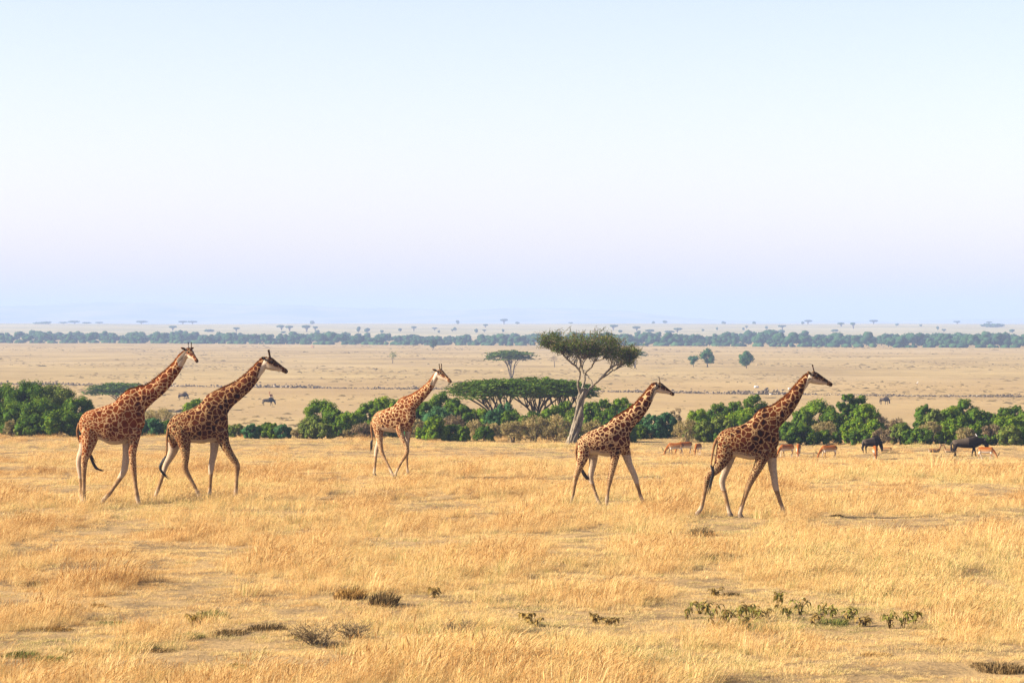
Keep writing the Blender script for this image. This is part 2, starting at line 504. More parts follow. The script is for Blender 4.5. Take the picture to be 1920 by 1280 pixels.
HEAD = [(-.14, .13, -.20, .10), (-.02, .24, -.235, .135), (.09, .30, -.24, .155), (.21, .295, -.23, .155), (.38, .235, -.205, .13), (.55, .18, -.155, .10),
        (.72, .125, -.115, .085), (.86, .09, -.125, .09), (.95, .055, -.125, .085), (1.0, .01, -.075, .05)]
def make_giraffe(label, ox, oy, sc, ground_row, depth, body, neck, head, legs, tail, coat, yaw=0., name='giraffe'):
    """traced points are pixels of an enlarged crop of the photograph (origin ox, oy, factor sc)"""
    ppm = FPX / depth
    full = lambda x, y: (ox + x / sc, oy + y / sc)
    xs = [full(s[0], s[1])[0] for s in body]
    mid = (min(xs) + max(xs)) / 2
    wx = (mid - 960) / FPX * depth
    z0 = gz(wx, depth)
    cz = CAM_Z - (ground_row - HORIZON) / FPX * depth      # height that the traced ground row stands for
    k = 1 / math.cos(yaw)
    def L(x, y):
        fx, fy = full(x, y)
        return ((fx - mid) / ppm * k, CAM_Z - (fy - HORIZON) / FPX * depth - cz)
    geo = Geo()
    nb, torso = len(body), []
    W = np.interp(np.linspace(0, 1, nb), [0, .12, .25, .43, .6, .8, 1], [.08, .225, .32, .385, .355, .275, .205])
    for (tx, ty, bx, by), w in zip(body, W):
        a, b = L(tx, ty), L(bx, by)
        torso.append((a[0], a[1], b[0], b[1], w, 0))
    secs = list(torso)
    hx, hy, tipx, tipy, hyaw = head
    A, B = L(hx, hy), L(tipx, tipy)
    Wn = np.linspace(.205, .098, len(neck))
    nk = []
    for (tx, ty, bx, by), w in zip(neck, Wn):
        a, b = L(tx, ty), L(bx, by)
        nk.append((a[0], a[1], b[0], b[1], w, 0))
    secs += nk
    loft(geo, secs, 20, 3)
    # neck runs into the back of the skull
    e = nk[-1]
    ex, ez = (e[0] + e[2]) / 2, (e[1] + e[3]) / 2
    # head: its own frame, turned by hyaw towards the viewer
    dx, dz = B[0] - A[0], B[1] - A[1]
    dx3 = dx / math.cos(hyaw)
    Lh = math.hypot(dx3, dz)
    ax = np.array([dx, -abs(dx3) * math.sin(hyaw), dz]); ax /= np.linalg.norm(ax)
    lat = np.array([math.sin(hyaw), math.cos(hyaw), 0.])
    up = np.cross(ax, lat); up *= np.sign(up[2])
    org = np.array([A[0], 0, A[1]])
    def H(u, n, l): return org + Lh * (u * ax + n * up + l * lat)
    hs = catmull(HEAD, 3)
    seg = 16; th = np.arange(seg) * 2 * np.pi / seg
    V = []
    for u, t, b, w in hs:
        for a_ in th:
            V.append(H(u, (t + b) / 2 + (t - b) / 2 * math.cos(a_), w * math.sin(a_)))
    V += [H(hs[0][0], (hs[0][1] + hs[0][2]) / 2, 0), H(hs[-1][0], (hs[-1][1] + hs[-1][2]) / 2, 0)]
    n = len(hs)
    i, j = np.meshgrid(np.arange(n - 1), np.arange(seg), indexing='ij'); j2 = (j + 1) % seg
    Q = np.stack([i * seg + j, i * seg + j2, (i + 1) * seg + j2, (i + 1) * seg + j], -1).reshape(-1, 4)
    kk = np.arange(seg); k2 = (kk + 1) % seg
    T = np.vstack([np.stack([np.full(seg, n * seg), k2, kk], 1), np.stack([np.full(seg, n * seg + 1), (n - 1) * seg + kk, (n - 1) * seg + k2], 1)])
    geo.add(np.array(V), T, Q)
    tube(geo, np.array([[ex - .05, 0, ez - .06], [ex, 0, ez], (H(0, 0, 0) + [ex, 0, ez]) / 2, H(.05, 0, 0)]), [.105, .115, .125, .12], 12)
    horns = []
    for s in (-1, 1):
        p = [H(.08, .2, s * .07), H(.04, .33, s * .085), H(-.03, .44, s * .095), H(-.085, .53, s * .10)]
        tube(geo, p, np.array([.05, .040, .036, .048]) * Lh * .9, 8); horns.append(p[-1])
        tube(geo, [H(-.085, .53, s * .10), H(-.105, .57, s * .10)], np.array([.05, .03]) * Lh * .9, 8)
        # ear: leaf-shaped, swept back and out
        b0 = H(-.06, .14, s * .13); tip = H(-.20, .20, s * .46)
        pts = [b0 + (tip - b0) * t for t in (0, .3, .6, .9)]
        tube(geo, pts, np.array([.04, .075, .066, .028]) * Lh, 8)
    # legs
    for kind, side, pts in legs:
        y0, y1 = (.20, .17) if kind == 'hind' else (.17, .14)
        yy = -1 if side == 'near' else 1
        ch = []
        m_ = len(pts)
        for q, (x, y, r) in enumerate(pts):
            a = L(x, y); t = q / (m_ - 1)
            rm = r / sc / ppm
            ch.append((a[0], a[1], yy * min(y0 + (y1 - y0) * t, max(.06, (.30 if kind == 'hind' else .275) - rm * .85)), rm))
        # hoof: a short block below the pastern, reaching the soil
        lx, lz, ly, lr = ch[-1]
        fx = lx + (.05 if kind != 'x' else 0)
        limb(geo, ch)
        limb(geo, [(lx, lz, ly, lr * 1.0), (lx + .03, max(lz - .09, .02), ly, lr * 1.25), (lx + .05, min(lz - .12, -.02), ly, lr * 1.3)], 10, 2, .9)
    me = fuse(geo, .023, 3, name + '_body')
    V, Nn = verts_of(me)
    # marks that follow the anatomy
    belly_z = min(t[3] for t in torso)
    top_z = max(t[1] for t in torso)
    x_r, x_c = torso[0][0], max(t[0] for t in torso)
    fracx = (V[:, 0] - x_r) / (x_c - x_r)
    wv = .09 * np.sin(V[:, 0] * 9 + V[:, 2] * 5) + .06 * np.sin(V[:, 2] * 17 + V[:, 1] * 8)
    zl = (V[:, 2] + wv * .9) / belly_z
    zone = np.zeros(len(V))
    zone = np.where((fracx < .33 + wv * .6) & (V[:, 2] < top_z), 1., zone)
    zone = np.where(zl < 1.12, 1., zone)
    zone = np.where(zl < .88, 2., zone)
    set_attr(me, 'zone', zone)
    plain = 1 - sstep(.42, .72, zl + .05 * np.sin(V[:, 0] * 40))
    set_attr(me, 'plain', plain)
    hd = ((V - org) @ np.stack([ax, up, lat], 1)) / Lh
    inhead = (hd[:, 0] > -.12) & (abs(hd[:, 2]) < .5) & (abs(hd[:, 1]) < .7)
    belly = sstep(.45, .85, -Nn[:, 2]) * (V[:, 2] > belly_z - .15) * (V[:, 2] < belly_z + .45) * (fracx < .9)
    inner = (np.sign(Nn[:, 1]) != np.sign(V[:, 1])) & (abs(Nn[:, 1]) > .3) & (V[:, 2] < belly_z + .05) & (V[:, 2] > belly_z * .45)
    cheek = inhead * sstep(.06, -.08, hd[:, 1]) * (hd[:, 0] < .75)
    poll = inhead * (hd[:, 0] < .04) * (hd[:, 1] < .2)
    pale = np.clip(belly * .95 + inner * .55 + cheek * .8 + poll * .75, 0, 1)
    low = sstep(.16, .06, V[:, 2]) * .0 + .5 * plain * sstep(.42, .22, V[:, 2])
    pale = np.maximum(pale, low)
    set_attr(me, 'pale', pale)
    dusk = np.zeros(len(V))
    dusk = np.maximum(dusk, inhead * sstep(.72, .95, hd[:, 0]) * .85)
    dusk = np.maximum(dusk, inhead * sstep(.03, .16, hd[:, 1]) * .72 * (hd[:, 0] > -.05))
    dusk = np.maximum(dusk, inhead * (hd[:, 1] > .47) * 1.)
    dusk = np.maximum(dusk, inhead * (abs(hd[:, 2]) > .17) * (hd[:, 0] < .1) * .85)
    dusk = np.maximum(dusk, sstep(.12, .07, V[:, 2]) * .6)
    set_attr(me, 'dusk', dusk)
    root = thing(name, label, 'giraffe', (wx, depth, z0), -yaw, 'giraffes walking in a line through the dry grass')
    obj('body', me, coat['body'], root)
    # mane: a stiff low brush along the crest of the neck
    g = Geo()
    crest = catmull([(s[0], s[1]) for s in torso[-5:]] + [(s[0], s[1]) for s in nk] + [tuple(np.array([H(-.06, .2, 0)[0], H(-.06, .2, 0)[2]]))], 8)
    tn = np.gradient(crest, axis=0); tn = unit(tn)
    for q in range(len(crest)):
        t = q / (len(crest) - 1)
        hgt = .085 * (1 - .55 * abs(t - .55) * 1.6) * (.3 + .7 * min(1, t * 5))
        for w in range(4):
            jx = rnd.uniform(-.02, .02)
            b = crest[q] + tn[q] * jx
            nrm = np.array([-tn[q][1], tn[q][0]])
            tip = b + nrm * hgt * rnd.uniform(.7, 1.1) - tn[q] * .03
            b = b - nrm * .03
            yb = rnd.uniform(-.02, .02)
            g.add([[b[0] - tn[q][0] * .025, yb - .008, b[1] - tn[q][1] * .025], [b[0] + tn[q][0] * .025, yb + .008, b[1] + tn[q][1] * .025], [tip[0], yb * .5, tip[1]]], [[0, 1, 2]], None, rnd.random())
    obj('mane', g.mesh('mane'), coat['mane'], root)
    # tail with its black tuft
    tp, tuft = tail
    ytail = lambda q, n_: -.06 if tail_front(tail) else .02
    pts = []
    for q, (x, y, yo) in enumerate(tp):
        a = L(x, y); pts.append((a[0], yo, a[1]))
    pc_ = catmull(pts, 4)
    g = Geo(); tube(g, pc_, np.linspace(.05, .018, len(pc_)), 8)
    t_o = obj('tail', g.mesh('tail', True), coat['mane'] if False else coat['tail'], root)
    g = Geo()
    path = catmull([(L(x, y)[0], yo, L(x, y)[1]) for x, y, yo in tuft], 5)
    for s in range(46):
        o3 = np.array([rnd.gauss(0, .022), rnd.gauss(0, .02), rnd.gauss(0, .015)])
        sp = rnd.uniform(.4, 1.5)
        end = rnd.randint(max(3, len(path) // 2), len(path))
        pp = path[:end] + o3 * np.linspace(.4, 1, end)[:, None] * sp
        rr = np.interp(np.linspace(0, 1, end), [0, .3, .7, 1], [.012, .02, .014, .003])
        tube(g, pp, rr, 4)
    obj('tail_tuft', g.mesh('tail_tuft'), M_tail, t_o)
    # eyes
    for s in (-1, 1):
        V_, T_ = ico()
        g = Geo(); g.add(V_ * .034 * Lh / .75 + H(.22, .13, s * .148), T_)
        obj('eye', g.mesh('eye', True), M_eye, root)
    return root
def tail_front(t): return True

def coat_set(i, dark, mid, line, scale, lw=1.0, mane=(.24, .070, .014)):
    return {'body': giraffe_coat('giraffe_coat_%d' % i, dark, mid, line, scale * 1.34, i, lw),
            'mane': leafy('mane_hair_%d' % i, [(0, tuple(a * .6 for a in mane)), (1, tuple(a * 1.3 for a in mane))], .2, (1, .8, .5)),
            'tail': flat_mat('tail_skin_%d' % i, (.16, .075, .028), .8, .1, .35, 14)}

def h1(x, y):   # second crop used for the first giraffe's neck, turned into pixels of its body crop
    return ((230 + x / 9.14 - 120) * 3.767, (630 + y / 9.14 - 620) * 3.767)
def h1s(*a): return (*h1(a[0], a[1]), *h1(a[2], a[3]))
line = (.36, .235, .115)
make_giraffe('tallest giraffe, last in line, orange patches, face turned aside showing both horns',
    120, 620, 3.767, 948, 92.0,
    [(105, 640, 110, 700), (130, 590, 140, 745), (175, 560, 190, 765), (240, 542, 255, 768), (310, 520, 320, 800), (365, 495, 385, 802), (410, 450, 430, 788), (455, 418, 480, 760), (500, 405, 535, 720), (525, 400, 574, 650)],
    [(540, 394, 570, 575), h1s(390, 850, 530, 1130), h1s(520, 770, 680, 1005), h1s(640, 670, 800, 880), h1s(760, 570, 885, 755), h1s(870, 460, 980, 620), h1s(950, 360, 1050, 490), h1s(1005, 295, 1095, 410)],
    (*h1(1118, 275), *h1(1315, 425), R(48)),
    [('hind', 'near', [(190, 690, 68), (183, 770, 56), (168, 850, 37), (150, 920, 24), (146, 1050, 15), (145, 1170, 17), (148, 1215, 15)]),
     ('hind', 'far', [(150, 740, 50), (135, 830, 36), (100, 922, 24), (112, 1050, 15), (120, 1170, 17), (122, 1212, 15)]),
     ('fore', 'near', [(505, 690, 52), (495, 790, 36), (488, 870, 27), (495, 962, 23), (508, 1080, 15), (522, 1170, 17), (534, 1222, 15)]),
     ('fore', 'far', [(440, 760, 36), (437, 860, 28), (425, 960, 25), (408, 1010, 22), (350, 1100, 15), (300, 1168, 17), (262, 1205, 15)])],
    ([(108, 650, 0), (92, 720, .05), (120, 810, .12), (180, 880, .2)], [(176, 872, .2), (196, 925, .2), (225, 970, .2), (272, 990, .2)]),
    coat_set(1, (.030, .0060, .0014), (.125, .026, .0032), line, 4.3, 1.0))
make_giraffe('dark brown patched giraffe second in line, foreleg stepping forward, black tail tuft swinging',
    270, 640, 4.0, 940, 94.5,
    [(175, 650, 180, 700), (200, 600, 210, 745), (245, 563, 255, 765), (305, 540, 310, 768), (370, 515, 370, 778), (430, 475, 440, 784), (475, 420, 500, 772), (530, 392, 560, 760), (575, 376, 612, 725), (600, 365, 632, 650), (625, 356, 618, 585)],
    [(660, 340, 660, 512), (710, 312, 730, 450), (765, 265, 800, 385), (815, 218, 848, 325), (858, 173, 884, 268), (888, 147, 908, 238)],
    (916, 180, 1082, 243, R(6)),
    [('hind', 'near', [(285, 680, 80), (305, 780, 50), (318, 880, 29), (312, 965, 24), (355, 1050, 16), (395, 1125, 15), (415, 1165, 17)]),
     ('hind', 'far', [(225, 720, 60), (218, 820, 40), (195, 880, 30), (160, 945, 22), (130, 1040, 16), (100, 1130, 16), (78, 1190, 15)]),
     ('fore', 'near', [(575, 690, 60), (610, 790, 38), (655, 870, 29), (700, 945, 24), (698, 1040, 15), (692, 1130, 16), (690, 1180, 17)]),
     ('fore', 'far', [(530, 740, 40), (520, 850, 28), (500, 962, 23), (496, 1050, 14), (490, 1130, 15), (488, 1165, 16)])],
    ([(188, 640, -.05), (176, 730, -.1), (174, 820, -.12), (168, 885, -.14)], [(165, 878, -.14), (140, 920, -.15), (125, 965, -.15), (150, 1010, -.15), (205, 1058, -.15)]),
    coat_set(2, (.0075, .0026, .0012), (.075, .017, .0028), (.30, .19, .085), 4.2, .95))
make_giraffe('small pale giraffe walking alone between the pairs, forelegs crossing, head low forward',
    670, 670, 5.333, 894, 113.0,
    [(145, 640, 150, 700), (165, 595, 175, 740), (200, 550, 215, 755), (255, 530, 265, 748), (320, 505, 320, 752), (375, 480, 385, 757), (420, 430, 440, 748), (460, 410, 492, 728), (500, 400, 550, 685), (528, 390, 578, 620)],
    [(555, 378, 572, 545), (610, 345, 632, 470), (665, 303, 697, 398), (715, 258, 750, 330), (753, 208, 784, 270), (783, 170, 808, 222)],
    (815, 163, 958, 240, R(5)),
    [('hind', 'near', [(215, 670, 66), (232, 770, 46), (252, 860, 29), (268, 955, 24), (310, 1040, 15), (350, 1120, 15), (378, 1180, 16)]),
     ('hind', 'far', [(190, 730, 48), (192, 830, 32), (160, 938, 23), (150, 1040, 16), (142, 1140, 15), (138, 1172, 16)]),
     ('fore', 'near', [(445, 640, 55), (446, 730, 40), (478, 815, 30), (512, 885, 25), (520, 950, 25), (472, 1030, 17), (428, 1110, 15), (402, 1172, 16)]),
     ('fore', 'far', [(500, 700, 42), (482, 820, 27), (474, 955, 21), (478, 1060, 14), (485, 1140, 15), (492, 1180, 16)])],
    ([(146, 650, -.05), (148, 730, -.1), (158, 790, -.12), (163, 840, -.12)], [(162, 832, -.12), (152, 860, -.12), (150, 900, -.12), (142, 950, -.12)]),
    coat_set(3, (.030, .0075, .002), (.115, .029, .005), (.38, .26, .13), 4.9, 1.15), yaw=R(30))
make_giraffe('giraffe fourth in line with spaced leafy brown spots and long orange mane',
    1050, 690, 4.571, 951, 91.2,
    [(150, 650, 155, 700), (170, 610, 180, 735), (210, 575, 225, 745), (270, 545, 275, 750), (335, 515, 335, 757), (390, 492, 395, 768), (435, 460, 450, 766), (475, 427, 512, 755), (515, 408, 562, 732), (545, 393, 602, 668), (568, 380, 595, 595)],
    [(600, 360, 632, 518), (650, 318, 690, 455), (700, 262, 745, 385), (745, 210, 785, 310), (778, 170, 806, 258), (798, 148, 824, 228)],
    (830, 176, 982, 236, R(4)),
    [('hind', 'near', [(215, 670, 66), (195, 770, 50), (168, 850, 34), (140, 925, 25), (120, 1030, 16), (106, 1120, 15), (94, 1170, 16)]),
     ('hind', 'far', [(285, 730, 48), (283, 830, 34), (264, 948, 25), (290, 1040, 16), (315, 1115, 15), (338, 1165, 16)]),
     ('fore', 'near', [(480, 670, 52), (468, 780, 37), (446, 880, 28), (426, 970, 23), (411, 1060, 15), (402, 1130, 17), (400, 1172, 16)]),
     ('fore', 'far', [(555, 700, 48), (590, 820, 31), (625, 900, 27), (648, 955, 25), (676, 1050, 16), (700, 1130, 17), (728, 1185, 16)])],
    ([(152, 655, 0), (140, 740, .08), (155, 820, .14), (188, 880, .16)], [(184, 872, .16), (205, 920, .16), (238, 960, .16), (262, 975, .16)]),
    coat_set(4, (.014, .0036, .0014), (.065, .013, .0026), (.36, .235, .115), 4.6, 1.4))
make_giraffe('leading giraffe, dark patches, hind leg stretched back, ahead of the rest in line',
    1270, 670, 4.0, 974, 85.7,
    [(294, 625, 300, 705), (312, 592, 320, 740), (345, 566, 355, 755), (390, 548, 410, 765), (455, 535, 465, 772), (525, 505, 535, 788), (578, 455, 595, 784), (622, 415, 655, 766), (675, 399, 722, 735), (715, 386, 764, 655), (745, 370, 755, 585)],
    [(768, 353, 772, 540), (802, 328, 822, 488), (842, 288, 872, 425), (886, 235, 918, 348), (930, 184, 953, 272), (962, 155, 984, 230)],
    (1000, 172, 1165, 224, R(4)),
    [('hind', 'near', [(375, 660, 78), (345, 760, 64), (300, 845, 40), (228, 918, 26), (206, 1010, 18), (190, 1090, 16), (172, 1155, 18), (140, 1192, 15)]),
     ('hind', 'far', [(400, 730, 55), (370, 860, 32), (338, 958, 25), (364, 1060, 17), (384, 1145, 16), (394, 1185, 17)]),
     ('fore', 'near', [(655, 710, 62), (612, 825, 40), (562, 918, 29), (535, 975, 25), (506, 1060, 17), (480, 1140, 16), (465, 1195, 17)]),
     ('fore', 'far', [(705, 710, 50), (716, 830, 33), (731, 925, 27), (738, 985, 25), (764, 1070, 17), (788, 1140, 16), (808, 1190, 16)])],
    ([(294, 632, -.05), (272, 690, -.14), (258, 760, -.2), (248, 840, -.24)], [(248, 830, -.25), (262, 880, -.27), (245, 950, -.27), (222, 1045, -.27)]),
    coat_set(5, (.0075, .0026, .0012), (.072, .016, .0028), (.29, .19, .088), 4.2, .95))
# ------------------------------------------------------------------ antelopes, wildebeest, birds, people
def hide_mat(name, back, side, belly, dark=(.03, .022, .016)):
    """coat by the marks stored on the skin: up (1 back .. 0 belly), pale and dark marks"""
    m, nt, out = new_mat(name)
    up = attr(nt, 'upness')
    nz = noise(nt, objco(nt), 9, 3)
    f = mathn(nt, 'ADD', up, mathn(nt, 'MULTIPLY', mathn(nt, 'SUBTRACT', nz, .5), .25))
    c = ramp(nt, f, [(.26, belly), (.36, side), (.55, side), (.72, back)])
    c = mixc(nt, attr(nt, 'pale'), c, (.50, .42, .33))
    c = mixc(nt, attr(nt, 'dusk'), c, dark)
    surface(nt, out, c, .9, .03)
    return m
M_impala = hide_mat('impala_coat', (.21, .062, .013), (.31, .16, .066), (.55, .47, .37))
M_gazelle = hide_mat('gazelle_coat', (.20, .10, .04), (.34, .23, .13), (.55, .50, .42))
M_gnu = hide_mat('wildebeest_coat', (.070, .052, .036), (.018, .013, .010), (.010, .008, .007), (.012, .010, .009))
M_horn = flat_mat('dark_horn', (.03, .024, .02), .5, .3)

def quad_mesh(kind, pose):
    """side-view sections in metres, x forward; returns the fused skin"""
    g = Geo()
    if kind == 'gnu':
        loft(g, [(-.95, 1.02, -.93, .86, .08, 0), (-.85, 1.10, -.83, .74, .20, 0), (-.6, 1.14, -.6, .64, .27, 0), (-.2, 1.18, -.2, .58, .30, 0), (.2, 1.28, .2, .56, .31, 0),
                 (.5, 1.36, .5, .56, .27, 0), (.72, 1.30, .78, .66, .21, 0), (.92, 1.18, .95, .74, .15, 0)], 16, 3)
        if pose == 'low':
            loft(g, [(.75, 1.22, .80, .72, .18, 0), (1.0, 1.06, .88, .62, .14, 0), (1.16, .86, .98, .52, .125, 0), (1.22, .66, 1.02, .42, .12, 0), (1.26, .42, 1.08, .28, .10, 0), (1.26, .26, 1.12, .18, .09, 0), (1.22, .18, 1.14, .14, .06, 0)], 14, 3)
            hb, hd = np.array([1.14, 0, .86]), np.array([.1, 0, .12])
        else:
            loft(g, [(.75, 1.24, .80, .74, .18, 0), (1.0, 1.22, .95, .82, .14, 0), (1.18, 1.18, 1.10, .80, .125, 0), (1.32, 1.06, 1.18, .70, .12, 0), (1.44, .86, 1.27, .58, .10, 0), (1.5, .70, 1.36, .50, .09, 0), (1.48, .60, 1.4, .5, .06, 0)], 14, 3)
            hb, hd = np.array([1.2, 0, 1.14]), np.array([.02, 0, .14])
        for s in (-1, 1):
            limb(g, [(-.72, .90, s * .14, .20), (-.72, .70, s * .16, .13), (-.80, .48, s * .15, .07), (-.76, .26, s * .14, .045), (-.74, .08, s * .14, .045), (-.70, -.03, s * .14, .05)])
            dx = .16 * s
            limb(g, [(.5, .85, s * .13, .17), (.5 + dx * .3, .6, s * .14, .09), (.5 + dx * .7, .36, s * .13, .055), (.5 + dx, .12, s * .13, .042), (.52 + dx, -.03, s * .13, .05)])
            tube(g, [hb + [0, s * .08, -.02], hb + [-.02, s * .2, 0.], hb + [-.05, s * .27, 0] + hd * .1], [.05, .045, .015], 8)
        me = fuse(g, .03, 2, 'wildebeest_body')
        zb = .56
    else:
        f = {'impala': 1.0, 'gazelle': .72}[kind]
        loft(g, [(-.52, .84, -.50, .66, .06, 0), (-.46, .90, -.44, .56, .13, 0), (-.28, .93, -.28, .50, .165, 0), (0, .91, 0, .47, .175, 0), (.24, .91, .24, .46, .165, 0), (.42, .92, .44, .52, .13, 0), (.52, .84, .50, .62, .09, 0)], 14, 3)
        if pose == 'graze':
            loft(g, [(.40, .90, .44, .58, .11, 0), (.60, .74, .46, .52, .08, 0), (.74, .50, .62, .40, .062, 0), (.82, .32, .70, .26, .058, 0), (.84, .27, .70, .18, .06, 0), (.86, .18, .74, .10, .05, 0), (.88, .08, .80, .04, .035, 0), (.87, .04, .83, .02, .02, 0)], 12, 3)
            crown, fwd = np.array([.80, 0, .32]), np.array([.10, 0, -.02])
        else:
            loft(g, [(.40, .90, .46, .58, .11, 0), (.52, 1.02, .60, .74, .075, 0), (.58, 1.2, .68, 1.02, .06, 0), (.58, 1.30, .68, 1.16, .06, 0), (.70, 1.31, .70, 1.15, .058, 0), (.80, 1.25, .78, 1.15, .045, 0), (.90, 1.19, .88, 1.13, .03, 0), (.93, 1.17, .92, 1.14, .018, 0)], 12, 3)
            crown, fwd = np.array([.60, 0, 1.30]), np.array([-.02, 0, .1])
        for s in (-1, 1):
            q = .1 * s
            limb(g, [(-.38, .74, s * .06, .15), (-.36, .58, s * .09, .085), (-.43 + q * .4, .40, s * .09, .042), (-.38 + q * .7, .2, s * .085, .026), (-.37 + q, .05, s * .08, .026), (-.34 + q, -.03, s * .08, .03)])
            limb(g, [(.36, .70, s * .05, .11), (.37 - q * .3, .48, s * .08, .055), (.38 - q * .7, .28, s * .08, .032), (.38 - q, .05, s * .075, .024), (.40 - q, -.03, s * .075, .03)])
            tube(g, [crown + [0, s * .04, 0], crown + [-.03, s * .12, 0] + fwd * .25, crown + [-.04, s * .17, 0] + fwd * .4], [.03, .035, .01], 7)
        me = fuse(g, .017, 2, kind + '_body')
        zb = .47
    V, Nn = verts_of(me)
    top = {'gnu': 1.25}.get(kind, .92)
    upn = np.clip((V[:, 2] - zb) / (top - zb), 0, 1)
    if kind == 'gnu':
        upn = np.where(V[:, 0] < .1, np.clip(upn + .25, 0, 1), upn * .6)
        set_attr(me, 'pale', np.zeros(len(V)))
        set_attr(me, 'dusk', np.clip(sstep(.95, 1.2, V[:, 0]) * .9 + .5 * (V[:, 2] < .5), 0, 1))
        tan = (V[:, 2] < .42) * (V[:, 0] < 0)
    else:
        legs = V[:, 2] < .45
        upn = np.where(legs & (V[:, 0] < .48), .45, upn)
        upn = np.where(V[:, 0] > .50, .5 + .3 * (Nn[:, 2] > 0), upn)
        rump = (V[:, 0] < -.44) & (abs(V[:, 1]) < .07) & (V[:, 2] < .84)
        inner = legs & (np.sign(Nn[:, 1]) != np.sign(V[:, 1])) & (V[:, 0] < .48)
        pale = np.clip(rump * .9 + inner * .7 + .5 * (legs & (V[:, 2] < .2) & (V[:, 0] < .48)), 0, 1)
        set_attr(me, 'pale', pale)
        dusk = .8 * ((V[:, 0] < -.40) & (abs(abs(V[:, 1]) - .09) < .02) & (V[:, 2] > .5) & (V[:, 2] < .85))
        if kind == 'gazelle':
            dusk = np.maximum(dusk, .95 * ((abs(V[:, 2] - .62 - .03 * V[:, 0]) < .06) & (abs(V[:, 0]) < .46) & (abs(Nn[:, 1]) > .5)))
        set_attr(me, 'dusk', dusk)
    set_attr(me, 'upness', upn)
    extra = {}
    if kind == 'gnu':
        h = Geo()
        for s in (-1, 1):
            p = catmull([hb + [0, s * .05, .02], hb + [-.02, s * .2, 0] + hd * -.3, hb + [0, s * .33, 0] + hd * .2, hb + [0, s * .34, 0] + hd * 1.1, hb + [0, s * .26, 0] + hd * 1.8], 4)
            tube(h, p, np.linspace(.045, .012, len(p)), 7)
        extra['horns'] = (h.mesh('horns', True), M_horn)
        h = Geo()
        for q in range(70):
            t = rnd.random(); x = .15 + .75 * t
            z = np.interp(x, [.2, .5, .72, .92], [1.27, 1.35, 1.29, 1.17])
            h.add([[x - .05, rnd.uniform(-.03, .03), z - .03], [x + .05, rnd.uniform(-.03, .03), z - .03], [x - .06, rnd.uniform(-.12, .12), z + rnd.uniform(.02, .08)]], [[0, 1, 2]])
        extra['mane'] = (h.mesh('mane'), M_tail)
        h = Geo()
        for q in range(16):
            p = catmull([(-.92, 0, 1.0), (-1.0 + rnd.gauss(0, .01), rnd.gauss(0, .02), .8), (-.98 + rnd.gauss(0, .03), rnd.gauss(0, .03), .5), (-.96 + rnd.gauss(0, .05), rnd.gauss(0, .05), .28)], 4)
            tube(h, p, np.interp(np.linspace(0, 1, len(p)), [0, .5, .8, 1], [.02, .016, .02, .004]), 4)
        extra['tail'] = (h.mesh('tail'), M_tail)
    else:
        h = Geo()
        for s in (-1, 1):
            if pose == 'graze':
                p = catmull([crown + [0, s * .035, .01], crown + [.10, s * .09, .08], crown + [.14, s * .13, .20], crown + [.22, s * .10, .30]], 4)
            else:
                p = catmull([crown + [0, s * .035, 0], crown + [-.06, s * .10, .13], crown + [-.13, s * .13, .22], crown + [-.10, s * .10, .36]], 4)
            tube(h, p, np.linspace(.020, .006, len(p)), 6)
        extra['horns'] = (h.mesh('horns', True), M_horn)
        h = Geo(); p = catmull([(-.50, 0, .82), (-.55, 0, .74), (-.54, 0, .60)], 4)
        tube(h, p, np.linspace(.028, .012, len(p)), 6)
        extra['tail'] = (h.mesh('tail', True), M_tail)
    return me, extra
SKIN = {('impala', 'graze'): quad_mesh('impala', 'graze'), ('impala', 'up'): quad_mesh('impala', 'up'),
        ('gazelle', 'up'): quad_mesh('gazelle', 'up'), ('gnu', 'low'): quad_mesh('gnu', 'low'), ('gnu', 'walk'): quad_mesh('gnu', 'walk')}
HIDE = {'impala': M_impala, 'gazelle': M_gazelle, 'gnu': M_gnu}
WORD = {'impala': 'impala', 'gazelle': 'gazelle', 'gnu': 'wildebeest'}
def animal(kind, pose, px, d, heading, label, group, scale=1.0, horns=True, sink=0.0):
    x = (px - 960) / FPX * d
    root = thing(WORD[kind], label, 'antelope' if kind != 'gnu' else 'wildebeest', (x, d, gz(x, d) - sink), R(heading), group)
    scale *= .84 if d < 300 else 1.0
    root.scale = (scale,) * 3
    me, extra = SKIN[(kind, pose)]
    obj('body', me, HIDE[kind], root)
    for k, (m2, mat) in extra.items():
        if k == 'horns' and not horns: continue
        obj(k, m2, mat, root)
    return root
G_I = 'impalas grazing at the edge of the dry grass'
animal('impala', 'graze', 1267, 165, 184, 'horned reddish impala grazing with another tan rump close behind it', G_I, .98)
animal('impala', 'graze', 1285, 168.5, 200, 'impala half hidden behind the horned grazing impala, only its rump clear', G_I, .95, False)
animal('impala', 'graze', 1309, 166, 248, 'small impala grazing alone with its pale rear towards the bushes', G_I, .88)
animal('impala', 'graze', 1476, 163, 205, 'impala grazing just ahead of the leading giraffe, first of two side by side', G_I, .98, False)
animal('impala', 'graze', 1497, 163, 262, 'impala grazing beside another one, white underside facing out', G_I, .98, False)
animal('impala', 'graze', 1555, 161, 192, 'lone horned impala grazing halfway between giraffe and wildebeest', G_I, 1.0)
animal('impala', 'graze', 1641, 160, 266, 'impala grazing directly in front of the grey wildebeest', G_I, 1.0)
animal('impala', 'graze', 1848, 160, -22, 'impala grazing under the head of the wildebeest that carries a bird', G_I, .98)
G_Z = 'gazelles lying in the dry grass'
animal('gazelle', 'up', 1661, 171, 170, 'pale gazelle with black side stripe beside the grey wildebeest', G_Z, .78, True, .28)
animal('gazelle', 'up', 1751, 171, 8, 'dark backed gazelle lying alone in grass between the two wildebeest', G_Z, .78, True, .36)
